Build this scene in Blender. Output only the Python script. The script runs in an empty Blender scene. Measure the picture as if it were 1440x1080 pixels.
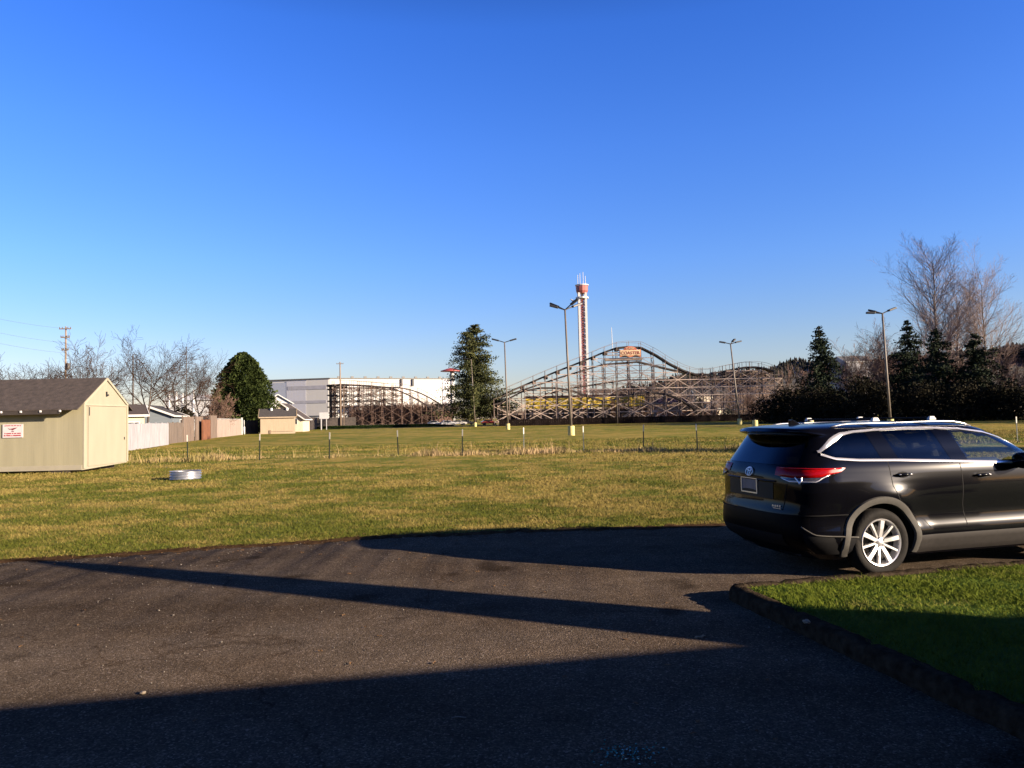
import bpy, bmesh, math, random
import numpy as np
from mathutils import Vector, Matrix
R = math.radians
PI = math.pi
random.seed(7)
sc = bpy.context.scene
C = sc.collection

# ------------------------------------------------------------------ camera
FPX = 1050.0; EYE = 1.87
roll = R(1.25); pitch = math.atan(47 / FPX)
fw = np.array([0, math.cos(pitch), math.sin(pitch)])
r0 = np.array([1.0, 0, 0]); u0 = np.cross(r0, fw)
rt = r0 * math.cos(roll) - u0 * math.sin(roll)
up = r0 * math.sin(roll) + u0 * math.cos(roll)
cam = bpy.data.objects.new('camera', bpy.data.cameras.new('camera'))
C.objects.link(cam)
M = Matrix.Identity(4)
for i in range(3):
    M[i][0] = rt[i]; M[i][1] = up[i]; M[i][2] = -fw[i]
M[2][3] = EYE
cam.matrix_world = M
cam.data.sensor_width = 36; cam.data.lens = FPX * 36 / 1440
cam.data.clip_end = 6000; cam.data.clip_start = 0.05
sc.camera = cam

# ------------------------------------------------------------------ light
SUN_EL = R(15.5); SUN_AZ = math.atan2(0.907, -0.42)       # clockwise from +Y
w = bpy.data.worlds.new('World'); sc.world = w; w.use_nodes = True
nt = w.node_tree; bg = nt.nodes['Background']
sky = nt.nodes.new('ShaderNodeTexSky'); sky.sky_type = 'NISHITA'; sky.sun_disc = False
sky.sun_elevation = SUN_EL; sky.sun_rotation = SUN_AZ
sky.air_density = 1.0; sky.dust_density = 0.35; sky.ozone_density = 3.0
hs = nt.nodes.new('ShaderNodeHueSaturation')
hs.inputs['Saturation'].default_value = 1.18
nt.links.new(sky.outputs[0], hs.inputs['Color'])
tcw = nt.nodes.new('ShaderNodeTexCoord'); spz = nt.nodes.new('ShaderNodeSeparateXYZ'); nt.links.new(tcw.outputs['Generated'], spz.inputs[0])
rpw = nt.nodes.new('ShaderNodeValToRGB'); ee = rpw.color_ramp.elements
SKY = [(0.0, (0.55, 0.46, 0.54)), (0.09, (0.60, 0.52, 0.62)), (0.20, (0.56, 0.58, 0.84)), (0.34, (0.50, 0.58, 0.97)), (0.47, (0.40, 0.535, 1.0)), (0.60, (0.16, 0.225, 0.45)), (0.75, (0.06, 0.085, 0.18)), (1.0, (0.045, 0.065, 0.14))]
ee[0].position, ee[0].color = 0.0, (*SKY[0][1], 1); ee[1].position, ee[1].color = 1.0, (*SKY[-1][1], 1)
for p_, c_ in SKY[1:-1]: k_ = ee.new(p_); k_.color = (*c_, 1)
nt.links.new(spz.outputs[2], rpw.inputs[0])
mxw = nt.nodes.new('ShaderNodeMix'); mxw.data_type = 'RGBA'; mxw.blend_type = 'MULTIPLY'; mxw.inputs[0].default_value = 1.0
nt.links.new(hs.outputs[0], mxw.inputs[6]); nt.links.new(rpw.outputs[0], mxw.inputs[7])
nt.links.new(mxw.outputs[2], bg.inputs['Color'])
bg.inputs['Strength'].default_value = 0.0835
sun = bpy.data.objects.new('sun', bpy.data.lights.new('sun', 'SUN')); C.objects.link(sun)
sun.data.energy = 5.0; sun.data.angle = R(0.53); sun.data.color = (1.0, 0.81, 0.61)
S = Vector((0.907 * math.cos(SUN_EL), -0.42 * math.cos(SUN_EL), math.sin(SUN_EL))).normalized()
sun.rotation_euler = S.to_track_quat('Z', 'Y').to_euler()
sc.view_settings.view_transform = 'Standard'; sc.view_settings.look = 'None'
sc.view_settings.exposure = 1.8; sc.view_settings.gamma = 1.0

# ------------------------------------------------------------------ pixel helpers (photo pixels, 1440 x 1080)
def ray(px, py): return fw + rt * (px - 720) / FPX + up * (540 - py) / FPX
def at(px, py, d):
    v = ray(px, py); p = np.array([0, 0, EYE]) + v * d / v[1]
    return Vector(p)
def gp(px, py, z=0.0):
    v = ray(px, py); p = np.array([0, 0, EYE]) + v * (z - EYE) / v[2]
    return Vector(p)
def gx(px, d, z=0.0):                                        # ground point under column px at depth d
    a = at(px, 587, d); return Vector((a.x, d, z))

# ------------------------------------------------------------------ materials
def nm(name):
    m = bpy.data.materials.new(name); m.use_nodes = True
    return m, m.node_tree, m.node_tree.nodes['Principled BSDF']
def mat(name, col, rough=0.7, metal=0.0, var=0.25, scale=3.0, bump=0.0, bscale=30.0, coat=0.0, stretch=(1, 1, 1), spec=0.5):
    m, t, b = nm(name)
    if metal < 0.5: col = tuple(c * 0.64 for c in col)
    tc = t.nodes.new('ShaderNodeTexCoord'); mp = t.nodes.new('ShaderNodeMapping'); mp.inputs['Scale'].default_value = stretch
    t.links.new(tc.outputs['Object'], mp.inputs[0])
    n = t.nodes.new('ShaderNodeTexNoise'); n.inputs['Scale'].default_value = scale; n.inputs['Detail'].default_value = 5
    t.links.new(mp.outputs[0], n.inputs['Vector'])
    rp = t.nodes.new('ShaderNodeValToRGB')
    rp.color_ramp.elements[0].position = 0.3; rp.color_ramp.elements[1].position = 0.7
    rp.color_ramp.elements[0].color = tuple(c * (1 - var) for c in col) + (1,)
    rp.color_ramp.elements[1].color = tuple(min(1, c * (1 + var)) for c in col) + (1,)
    t.links.new(n.outputs[0], rp.inputs[0]); t.links.new(rp.outputs[0], b.inputs['Base Color'])
    b.inputs['Roughness'].default_value = rough; b.inputs['Metallic'].default_value = metal
    b.inputs['Coat Weight'].default_value = coat; b.inputs['Coat Roughness'].default_value = 0.04
    b.inputs['Specular IOR Level'].default_value = spec
    if bump:
        n2 = t.nodes.new('ShaderNodeTexNoise'); n2.inputs['Scale'].default_value = bscale; n2.inputs['Detail'].default_value = 4
        t.links.new(mp.outputs[0], n2.inputs['Vector'])
        bp = t.nodes.new('ShaderNodeBump'); bp.inputs['Strength'].default_value = bump; bp.inputs['Distance'].default_value = 0.02
        t.links.new(n2.outputs[0], bp.inputs['Height']); t.links.new(bp.outputs[0], b.inputs['Normal'])
    return m

def ramp(t, fac, stops):
    rp = t.nodes.new('ShaderNodeValToRGB'); e = rp.color_ramp.elements
    e[0].position, e[0].color = stops[0][0], (*stops[0][1], 1)
    e[1].position, e[1].color = stops[-1][0], (*stops[-1][1], 1)
    for p, c in stops[1:-1]:
        k = e.new(p); k.color = (*c, 1)
    t.links.new(fac, rp.inputs[0]); return rp.outputs[0]
def noise(t, vec, scale, detail=4, rough=0.5):
    n = t.nodes.new('ShaderNodeTexNoise'); n.inputs['Scale'].default_value = scale
    n.inputs['Detail'].default_value = detail; n.inputs['Roughness'].default_value = rough
    t.links.new(vec, n.inputs['Vector']); return n.outputs[0]
def math_(t, op, a, b):
    n = t.nodes.new('ShaderNodeMath'); n.operation = op
    for i, v in enumerate((a, b)):
        if isinstance(v, (int, float)): n.inputs[i].default_value = v
        else: t.links.new(v, n.inputs[i])
    return n.outputs[0]
def mix(t, f, a, b, mode='MIX'):
    n = t.nodes.new('ShaderNodeMix'); n.data_type = 'RGBA'; n.blend_type = mode
    if isinstance(f, (int, float)): n.inputs[0].default_value = f
    else: t.links.new(f, n.inputs[0])
    for i, v in ((6, a), (7, b)):
        if isinstance(v, tuple): n.inputs[i].default_value = (*v, 1)
        else: t.links.new(v, n.inputs[i])
    return n.outputs[2]
def scaled(t, vec, s):
    mp = t.nodes.new('ShaderNodeMapping'); mp.inputs['Scale'].default_value = s
    t.links.new(vec, mp.inputs[0]); return mp.outputs[0]

def grass_mat(name, greens, straws, blade=False, dry=0.5):
    greens = [(r * 0.90, g * 1.06, b * 1.0) for r, g, b in greens]; straws = [(r * 0.84, g * 0.93, b * 0.98) for r, g, b in straws]
    m, t, b = nm(name)
    pos = t.nodes.new('ShaderNodeNewGeometry').outputs['Position']
    big = noise(t, scaled(t, pos, (0.42, 0.36, 0)), 1.0, 5, 0.65)
    mid = noise(t, scaled(t, pos, (1.0, 1.6, 0)), 1.0, 4, 0.6)
    sm = noise(t, pos, 6.0, 5, 0.7)
    huge = noise(t, scaled(t, pos, (0.030, 0.040, 0)), 1.0, 4, 0.6)
    f = math_(t, 'ADD', math_(t, 'MULTIPLY', big, 0.85), math_(t, 'MULTIPLY', mid, 0.45))
    f = math_(t, 'ADD', f, math_(t, 'MULTIPLY', huge, 0.6))
    f = math_(t, 'ADD', f, dry - 1.45)
    f = math_(t, 'MULTIPLY', f, 7.5)
    if blade:
        at_ = t.nodes.new('ShaderNodeAttribute'); at_.attribute_name = 'dry'
        f = math_(t, 'ADD', f, math_(t, 'MULTIPLY', math_(t, 'SUBTRACT', at_.outputs['Fac'], 0.5), 1.3))
    cl = t.nodes.new('ShaderNodeClamp'); t.links.new(f, cl.inputs[0])
    g = ramp(t, sm, [(0.3, greens[0]), (0.7, greens[1])])
    s = ramp(t, sm, [(0.3, straws[0]), (0.7, straws[1])])
    t.links.new(mix(t, cl.outputs[0], g, s), b.inputs['Base Color'])
    b.inputs['Roughness'].default_value = 0.85; b.inputs['Specular IOR Level'].default_value = 0.05
    if not blade:
        hn = math_(t, 'ADD', noise(t, pos, 22.0, 5, 0.7), math_(t, 'MULTIPLY', mid, 0.8))
        bp = t.nodes.new('ShaderNodeBump'); bp.inputs['Strength'].default_value = 0.9; bp.inputs['Distance'].default_value = 0.10
        t.links.new(hn, bp.inputs['Height']); t.links.new(bp.outputs[0], b.inputs['Normal'])
    return m

def asphalt_mat():
    m, t, b = nm('asphalt')
    pos = t.nodes.new('ShaderNodeNewGeometry').outputs['Position']
    v = t.nodes.new('ShaderNodeTexVoronoi'); v.inputs['Scale'].default_value = 85; t.links.new(pos, v.inputs['Vector'])
    sep = t.nodes.new('ShaderNodeSeparateColor'); t.links.new(v.outputs['Color'], sep.inputs[0])
    stone = ramp(t, sep.outputs[0], [(0.0, (0.064, 0.049, 0.036)), (0.6, (0.098, 0.076, 0.056)), (0.93, (0.145, 0.114, 0.086)), (1.0, (0.23, 0.187, 0.155))])
    big = noise(t, scaled(t, pos, (0.35, 0.6, 1)), 1.0, 5, 0.6)
    bl = ramp(t, big, [(0.3, (0.74, 0.69, 0.64)), (0.55, (1.0, 1.0, 1.0)), (0.72, (1.0, 1.03, 1.06))])
    col = mix(t, 1.0, stone, bl, 'MULTIPLY')
    med = noise(t, pos, 2.6, 6, 0.7)
    col = mix(t, 1.0, col, ramp(t, med, [(0.35, (0.82, 0.82, 0.82)), (0.65, (1.1, 1.08, 1.05))]), 'MULTIPLY')
    lane = noise(t, scaled(t, pos, (0.10, 1.1, 1)), 1.0, 3, 0.5)
    col = mix(t, 1.0, col, ramp(t, lane, [(0.35, (0.86, 0.86, 0.86)), (0.65, (1.12, 1.12, 1.12))]), 'MULTIPLY')
    spot = noise(t, pos, 0.9, 2, 0.4)
    col = mix(t, 1.0, col, ramp(t, spot, [(0.27, (0.55, 0.54, 0.53)), (0.33, (1, 1, 1))]), 'MULTIPLY')
    # thin cracks
    w1 = t.nodes.new('ShaderNodeTexVoronoi'); w1.feature = 'DISTANCE_TO_EDGE'; w1.inputs['Scale'].default_value = 0.22
    dv = t.nodes.new('ShaderNodeVectorMath'); dv.operation = 'MULTIPLY_ADD'
    nz = t.nodes.new('ShaderNodeTexNoise'); nz.inputs['Scale'].default_value = 1.3; nz.inputs['Detail'].default_value = 5
    t.links.new(pos, nz.inputs['Vector'])
    t.links.new(nz.outputs['Color'], dv.inputs[0]); dv.inputs[1].default_value = (1.2, 1.2, 0); t.links.new(pos, dv.inputs[2])
    t.links.new(dv.outputs[0], w1.inputs['Vector'])
    cr = ramp(t, w1.outputs['Distance'], [(0.0, (0.66, 0.63, 0.60)), (0.0030, (1, 1, 1))])
    col = mix(t, 1.0, col, cr, 'MULTIPLY')
    t.links.new(col, b.inputs['Base Color'])
    b.inputs['Roughness'].default_value = 1.0; b.inputs['Specular IOR Level'].default_value = 0.0
    h = math_(t, 'SUBTRACT', math_(t, 'MULTIPLY', noise(t, pos, 45, 4, 0.7), 1.3), math_(t, 'MULTIPLY', v.outputs['Distance'], 0.5))
    bp = t.nodes.new('ShaderNodeBump'); bp.inputs['Strength'].default_value = 0.55; bp.inputs['Distance'].default_value = 0.015
    t.links.new(h, bp.inputs['Height']); t.links.new(bp.outputs[0], b.inputs['Normal'])
    return m

def foliage_mat(name, dark, light, scale=0.9, spec=0.3):
    dark = tuple(c * 0.82 for c in dark); light = tuple(c * 0.82 for c in light)
    m, t, b = nm(name)
    pos = t.nodes.new('ShaderNodeNewGeometry')
    n1 = noise(t, pos.outputs['Position'], scale, 4, 0.6)
    n = math_(t, 'ADD', n1, math_(t, 'MULTIPLY', math_(t, 'SUBTRACT', pos.outputs['Random Per Island'], 0.5), 0.5))
    t.links.new(ramp(t, n, [(0.25, dark), (0.75, light)]), b.inputs['Base Color'])
    b.inputs['Roughness'].default_value = 0.7; b.inputs['Specular IOR Level'].default_value = spec
    return m

def paint_mat():
    m, t, b = nm('black_car_paint')
    tc = t.nodes.new('ShaderNodeTexCoord')
    fl = noise(t, tc.outputs['Object'], 900, 2)
    t.links.new(ramp(t, fl, [(0.4, (0.0012, 0.0012, 0.002)), (0.7, (0.003, 0.003, 0.0045))]), b.inputs['Base Color'])
    b.inputs['Roughness'].default_value = 0.22; b.inputs['Specular IOR Level'].default_value = 0.024
    b.inputs['Coat Weight'].default_value = 0.38; b.inputs['Coat Roughness'].default_value = 0.05
    n = noise(t, tc.outputs['Object'], 2.2, 3)
    bp = t.nodes.new('ShaderNodeBump'); bp.inputs['Strength'].default_value = 0.08; bp.inputs['Distance'].default_value = 0.02
    t.links.new(n, bp.inputs['Height']); t.links.new(bp.outputs[0], b.inputs['Coat Normal'])
    return m
def glass_mat(name, tint, amount):
    m, t, b = nm(name); t.nodes.remove(b)
    tr = t.nodes.new('ShaderNodeBsdfTransparent')
    tc = t.nodes.new('ShaderNodeTexCoord')
    c = ramp(t, noise(t, tc.outputs['Object'], 2.0, 2), [(0.3, tuple(x * 0.95 for x in tint)), (0.7, tint)])
    t.links.new(c, tr.inputs[0])
    gl = t.nodes.new('ShaderNodeBsdfGlossy'); gl.inputs['Roughness'].default_value = 0.015; gl.inputs[0].default_value = (0.95, 0.97, 1, 1)
    fr = t.nodes.new('ShaderNodeFresnel'); 
    ge = t.nodes.new('ShaderNodeNewGeometry'); t.links.new(math_(t, 'ADD', math_(t, 'MULTIPLY', ge.outputs['Backfacing'], 0.658 - 1.52), 1.52), fr.inputs[0])
    ms = t.nodes.new('ShaderNodeMixShader')
    t.links.new(math_(t, 'MULTIPLY', fr.outputs[0], amount), ms.inputs[0]); t.links.new(tr.outputs[0], ms.inputs[1]); t.links.new(gl.outputs[0], ms.inputs[2])
    t.links.new(ms.outputs[0], t.nodes['Material Output'].inputs[0])
    return m

# ------------------------------------------------------------------ mesh builder
class MB:
    def __init__(s): s.v = []; s.f = []; s.mi = []; s.cur = 0
    def add(s, vs, fs):
        o = len(s.v); s.v += [tuple(x) for x in vs]
        for f in fs: s.f.append(tuple(i + o for i in f)); s.mi.append(s.cur)
    def box(s, c, size, rz=0.0, top=1.0):
        x, y, z = (k / 2 for k in size); cs, sn = math.cos(rz), math.sin(rz); vs = []
        for dz in (-z, z):
            k = top if dz > 0 else 1
            for dx, dy in ((-x, -y), (x, -y), (x, y), (-x, y)):
                dx *= k; dy *= k
                vs.append((c[0] + dx * cs - dy * sn, c[1] + dx * sn + dy * cs, c[2] + dz))
        s.add(vs, [(0, 3, 2, 1), (4, 5, 6, 7), (0, 1, 5, 4), (1, 2, 6, 5), (2, 3, 7, 6), (3, 0, 4, 7)])
    def beam(s, p, q, w, h=None):
        h = h or w; p = Vector(p); q = Vector(q); d = (q - p)
        if d.length < 1e-6: return
        d.normalize(); a = Vector((0, 0, 1)) if abs(d.z) < 0.95 else Vector((0, 1, 0))
        x = d.cross(a).normalized() * w / 2; y = x.cross(d).normalized() * h / 2
        vs = [e + i * x + j * y for e in (p, q) for i, j in ((-1, -1), (1, -1), (1, 1), (-1, 1))]
        s.add(vs, [(0, 3, 2, 1), (4, 5, 6, 7), (0, 1, 5, 4), (1, 2, 6, 5), (2, 3, 7, 6), (3, 0, 4, 7)])
    def tube(s, pts, rad, n=8, cap=True):
        pts = [Vector(p) for p in pts]
        if not hasattr(rad, '__len__'): rad = [rad] * len(pts)
        vs = []; a = None
        for i, p in enumerate(pts):
            d = (pts[min(i + 1, len(pts) - 1)] - pts[max(i - 1, 0)]).normalized()
            if a is None: a = d.orthogonal().normalized()
            a = (a - d * a.dot(d)); a = a.normalized() if a.length > 1e-5 else d.orthogonal().normalized()
            b = d.cross(a)
            for k in range(n):
                t = 2 * PI * k / n; vs.append(p + (a * math.cos(t) + b * math.sin(t)) * rad[i])
        fs = []
        for i in range(len(pts) - 1):
            for k in range(n):
                fs.append((i * n + k, i * n + (k + 1) % n, (i + 1) * n + (k + 1) % n, (i + 1) * n + k))
        if cap: fs += [tuple(range(n))[::-1], tuple((len(pts) - 1) * n + k for k in range(n))]
        s.add(vs, fs)
    def lathe(s, prof, n=32, c=(0, 0, 0), axis='z', close=False):
        vs = []
        for r, z in prof:
            for k in range(n):
                t = 2 * PI * k / n; x, y = r * math.cos(t), r * math.sin(t)
                vs.append((c[0] + x, c[1] + y, c[2] + z) if axis == 'z' else (c[0] + x, c[1] + z, c[2] + y))
        fs = []; m = len(prof)
        for i in range(m if close else m - 1):
            j = (i + 1) % m
            for k in range(n):
                f = (i * n + k, i * n + (k + 1) % n, j * n + (k + 1) % n, j * n + k)
                fs.append(f if axis == 'z' else f[::-1])
        s.add(vs, fs)
    def prism(s, poly, a, b):                                # poly: list of (u,v); a,b map (u,v)->3D at both ends
        n = len(poly); vs = [a(*p) for p in poly] + [b(*p) for p in poly]
        s.add(vs, [tuple(range(n))[::-1], tuple(range(n, 2 * n))] + [(i, (i + 1) % n, n + (i + 1) % n, n + i) for i in range(n)])
    def grid(s, fn, nu, nv):
        vs = [fn(i / nu, j / nv) for i in range(nu + 1) for j in range(nv + 1)]
        s.add(vs, [(i * (nv + 1) + j, (i + 1) * (nv + 1) + j, (i + 1) * (nv + 1) + j + 1, i * (nv + 1) + j + 1) for i in range(nu) for j in range(nv)])
    def build(s, name, m, parent=None, smooth=False, off=None, bevel=0.0, fix=True):
        me = bpy.data.meshes.new(name)
        v = s.v if off is None else [(x - off[0], y - off[1], z - off[2]) for x, y, z in s.v]
        me.from_pydata(v, [], s.f)
        for k in (m if isinstance(m, (list, tuple)) else [m]): me.materials.append(k)
        if isinstance(m, (list, tuple)): me.polygons.foreach_set('material_index', s.mi)
        if fix:
            bm = bmesh.new(); bm.from_mesh(me)
            bmesh.ops.recalc_face_normals(bm, faces=bm.faces)
            bm.to_mesh(me); bm.free()
        if smooth:
            me.polygons.foreach_set('use_smooth', [True] * len(me.polygons))
            if smooth != True:
                me.set_sharp_from_angle(angle=R(smooth))
        me.update()
        o = bpy.data.objects.new(name, me); C.objects.link(o)
        if parent is not None: o.parent = parent
        elif off is not None: o.location = off
        if bevel:
            b = o.modifiers.new('bevel', 'BEVEL'); b.width = bevel; b.segments = 2; b.limit_method = 'ANGLE'
        return o

def tag(o, label=None, cat=None, group=None, kind=None):
    if label: o['label'] = label
    if cat: o['category'] = cat
    if group: o['group'] = group
    if kind: o['kind'] = kind
    return o
def thing(name, label, cat, loc=(0, 0, 0), rz=0.0, group=None):
    o = bpy.data.objects.new(name, None); C.objects.link(o); o.location = loc; o.rotation_euler = (0, 0, rz)
    o.empty_display_size = 0.3
    return tag(o, label, cat, group)
def copy_tree(o, parent=None):
    c = o.copy(); C.objects.link(c); c.parent = parent
    for ch in list(o.children): copy_tree(ch, c)
    return c
def np_mesh(name, verts, quads, m, attr=None, tri=False):
    me = bpy.data.meshes.new(name); k = 3 if tri else 4
    nv, nf = len(verts), len(quads)
    me.vertices.add(nv); me.vertices.foreach_set('co', np.asarray(verts, np.float32).ravel())
    me.loops.add(nf * k); me.loops.foreach_set('vertex_index', np.asarray(quads, np.int32).ravel())
    me.polygons.add(nf); me.polygons.foreach_set('loop_start', np.arange(0, nf * k, k, dtype=np.int32))
    me.polygons.foreach_set('loop_total', np.full(nf, k, np.int32))
    me.materials.append(m); me.update(); me.validate()
    if attr is not None:
        a = me.attributes.new('dry', 'FLOAT', 'POINT'); a.data.foreach_set('value', np.asarray(attr, np.float32))
    o = bpy.data.objects.new(name, me); C.objects.link(o); return o

SPLIT = {'skid', 'rafter_tail', 'rafter_end', 'fascia', 'roof_vent', 'bar_clamp', 'insulator', 'lug_nut', 'hinge', 'handrail', 'bumper_trim', 'lens_trim', 'trim', 'leg', 'stud', 'lift_housing', 'scroll', 'tailgate_seam'}
# shared materials
GREEN = ((0.082, 0.080, 0.010), (0.165, 0.155, 0.022)); STRAW = ((0.24, 0.162, 0.032), (0.37, 0.25, 0.062))
m_field = grass_mat('field_grass', GREEN, STRAW, dry=0.57)
m_blade = grass_mat('field_blades', ((0.032, 0.036, 0.006), (0.105, 0.096, 0.017)), ((0.13, 0.09, 0.022), (0.30, 0.21, 0.066)), True, 0.58)
m_lawn = grass_mat('lawn_grass', ((0.05, 0.085, 0.014), (0.09, 0.13, 0.022)), ((0.13, 0.125, 0.04), (0.19, 0.165, 0.06)), dry=0.34)
m_lawnb = grass_mat('lawn_blades', ((0.075, 0.092, 0.010), (0.150, 0.152, 0.020)), ((0.20, 0.16, 0.04), (0.34, 0.25, 0.09)), True, 0.43)
m_dry = grass_mat('dry_blades', ((0.15, 0.11, 0.04), (0.22, 0.15, 0.06)), ((0.26, 0.165, 0.08), (0.38, 0.25, 0.13)), True, 0.55)
m_asphalt = asphalt_mat()
m_kerb = mat('kerb_concrete', (0.05, 0.038, 0.026), 1.0, spec=0.0, var=0.45, scale=14, bump=0.8, bscale=40)
m_soil = mat('bare_soil', (0.085, 0.050, 0.027), 1.0, spec=0.0, var=0.55, scale=7, bump=0.8, bscale=25)
m_white = mat('white_paint', (0.66, 0.66, 0.65), 0.6, var=0.06, scale=2)
m_cream = mat('cream_paint', (0.66, 0.58, 0.36), 0.7, var=0.06, scale=1.2, stretch=(3, 3, 0.6))
m_bark = mat('bark', (0.085, 0.066, 0.052), 0.9, var=0.35, scale=5, bump=0.6)
m_pbark = mat('pale_bark', (0.17, 0.135, 0.11), 0.9, var=0.3, scale=4)
m_twig = mat('brown_twig', (0.12, 0.088, 0.072), 0.9, var=0.3, scale=2)
m_ptwig = mat('pale_twig_bark', (0.29, 0.225, 0.20), 0.95, var=0.25, scale=2, spec=0.1)
m_dtwig = mat('dark_twig', (0.058, 0.037, 0.027), 1.0, var=0.3, scale=2, spec=0.0)
m_rtwig = mat('reddish_twig', (0.17, 0.10, 0.072), 0.9, var=0.35, scale=1.5)
m_steelg = mat('grey_metal', (0.16, 0.155, 0.145), 0.6, 0.2, var=0.25, scale=3)
m_dark = mat('dark_metal', (0.025, 0.026, 0.03), 0.5, 0.2, var=0.3, scale=6)
m_yconc = mat('yellow_concrete', (0.66, 0.58, 0.22), 0.8, var=0.15, scale=5)
m_wood = mat('weathered_timber', (0.30, 0.225, 0.17), 0.85, var=0.35, scale=1.4)
m_dwood = mat('dark_timber', (0.045, 0.034, 0.028), 0.85, var=0.4, scale=2)
m_pole = mat('pole_wood', (0.26, 0.19, 0.13), 0.85, var=0.3, scale=3, stretch=(4, 4, 0.4))
m_roof = mat('brown_shingle', (0.062, 0.047, 0.040), 0.9, var=0.35, scale=5, bump=0.5, bscale=20)

# ------------------------------------------------------------------ ground, driveway, lawn island, kerb
HD = R(14.5)
def ground():
    xs = np.concatenate([np.linspace(-1600, -90, 16), np.linspace(-80, 100, 61), np.linspace(110, 1600, 16)])
    ys = np.concatenate([np.linspace(-300, -10, 8), np.linspace(-5, 240, 99), np.linspace(260, 1800, 20)])
    V = []; 
    for y in ys:
        for x in xs:
            z = 0.0
            if y > 14: z = 0.05 * math.sin(x * 0.21 + y * 0.17) * math.sin(y * 0.13) * min(1, (y - 14) / 15)
            V.append((x, y, z - 0.02))
    n = len(xs)
    Q = [(j * n + i, j * n + i + 1, (j + 1) * n + i + 1, (j + 1) * n + i) for j in range(len(ys) - 1) for i in range(n - 1)]
    o = np_mesh('ground', V, Q, m_field); o.data.polygons.foreach_set('use_smooth', [True] * len(Q))
    tag(o, kind='structure')
ground()
# far edge of the tarmac, measured on the photo
EDGE = [(-26, 5.2), (-13, 9.3), (-7.25, 10.59), (-5.12, 11.17), (-2.55, 11.95), (-0.29, 12.34), (3.47, 12.55), (7, 13.2), (12, 14.4), (30, 19.0)]
def edge_y(x):
    return float(np.interp(x, [e[0] for e in EDGE], [e[1] for e in EDGE])) + 0.05 * math.sin(x * 2.3) + 0.03 * math.sin(x * 7.1 + 1) + 0.02 * math.sin(x * 17)
def driveway():
    xs = np.linspace(-26, 30, 561); V = []; Q = []
    for x in xs:
        V += [(x, -14, 0.0), (x, 5, 0.0), (x, edge_y(x), 0.0), (x, edge_y(x) + 0.06, -0.03)]
    for i in range(len(xs) - 1):
        for k in range(3): Q.append((i * 4 + k, (i + 1) * 4 + k, (i + 1) * 4 + k + 1, i * 4 + k + 1))
    tag(np_mesh('driveway', V, Q, m_asphalt), kind='structure')
    # worn soil verge along the edge of the tarmac
    rnd = random.Random(3); mb = MB()
    pts = [(x, edge_y(x)) for x in np.linspace(-25, 29, 541)]
    vs = []
    for x, y in pts:
        vs += [(x, y - 0.10 - rnd.random() * 0.16, 0.004), (x, y + 0.04, 0.012), (x, y + 0.20 + rnd.random() * 0.35, -0.022)]
    mb.add(vs, [(i * 3 + k, (i + 1) * 3 + k, (i + 1) * 3 + k + 1, i * 3 + k + 1) for i in range(len(pts) - 1) for k in range(2)])
    tag(mb.build('soil_verge', m_soil, smooth=True), kind='structure')
driveway()
KC = Vector((2.09, 7.67, 0))                                 # kerb corner
KA = Vector((0.745, -3.47, 0)).normalized()                  # kerb running towards the camera
KB = Vector((0.972, 0.235, 0)).normalized()                  # kerb running along the parking strip
def kerb_and_lawn():
    rnd = random.Random(5)
    path = [KC + KA * 14 + KA * (-i * 0.1) for i in range(141)]
    a0 = math.atan2(-KA.y, -KA.x); 
    path = [KC + KA * d for d in np.arange(14, 0.25, -0.08)]
    for k in range(9):                                       # rounded corner
        t = k / 8; p = (1 - t) ** 2 * (KC + KA * 0.22) + 2 * t * (1 - t) * KC + t * t * (KC + KB * 0.22); path.append(p)
    path += [KC + KB * d for d in np.arange(0.3, 16, 0.08)]
    vs = []
    for i, p in enumerate(path):
        d = (path[min(i + 1, len(path) - 1)] - path[max(i - 1, 0)]).normalized(); n = Vector((d.y, -d.x, 0))
        j = lambda s=0.008: (rnd.random() - 0.5) * 2 * s
        jt = 0.022 if i % 12 == 5 else 0.0
        for off, z in ((-0.0, -0.02), (0.0, 0.07), (0.012, 0.115), (0.045, 0.14), (0.13, 0.142), (0.165, 0.12), (0.17, 0.05)):
            vs.append((p.x + n.x * (off + j()), p.y + n.y * (off + j()), z + (j(0.007) - jt if z > 0 else 0)))
    mb = MB(); k = 7
    mb.add(vs, [(i * k + q, (i + 1) * k + q, (i + 1) * k + q + 1, i * k + q + 1) for i in range(len(path) - 1) for q in range(k - 1)])
    tag(mb.build('kerb', m_kerb, smooth=True), kind='structure')
    V = []; Q = []; nu, nv = 150, 130
    for i in range(nu + 1):
        for j in range(nv + 1):
            p = KC + KA * (0.14 + 13.8 * i / nu) + KB * (0.14 + 15.8 * (j / nv))
            e = min(i / nu * 13.8, j / nv * 15.8)
            V.append((p.x, p.y, 0.105 + min(e, 1.2) * 0.03 + 0.012 * math.sin(p.x * 3.1) * math.sin(p.y * 2.7)))
    for i in range(nu):
        for j in range(nv): Q.append((i * (nv + 1) + j, (i + 1) * (nv + 1) + j, (i + 1) * (nv + 1) + j + 1, i * (nv + 1) + j + 1))
    o = np_mesh('lawn', V, Q, m_lawn); o.data.polygons.foreach_set('use_smooth', [True] * len(Q)); tag(o, kind='structure')
kerb_and_lawn()

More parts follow.
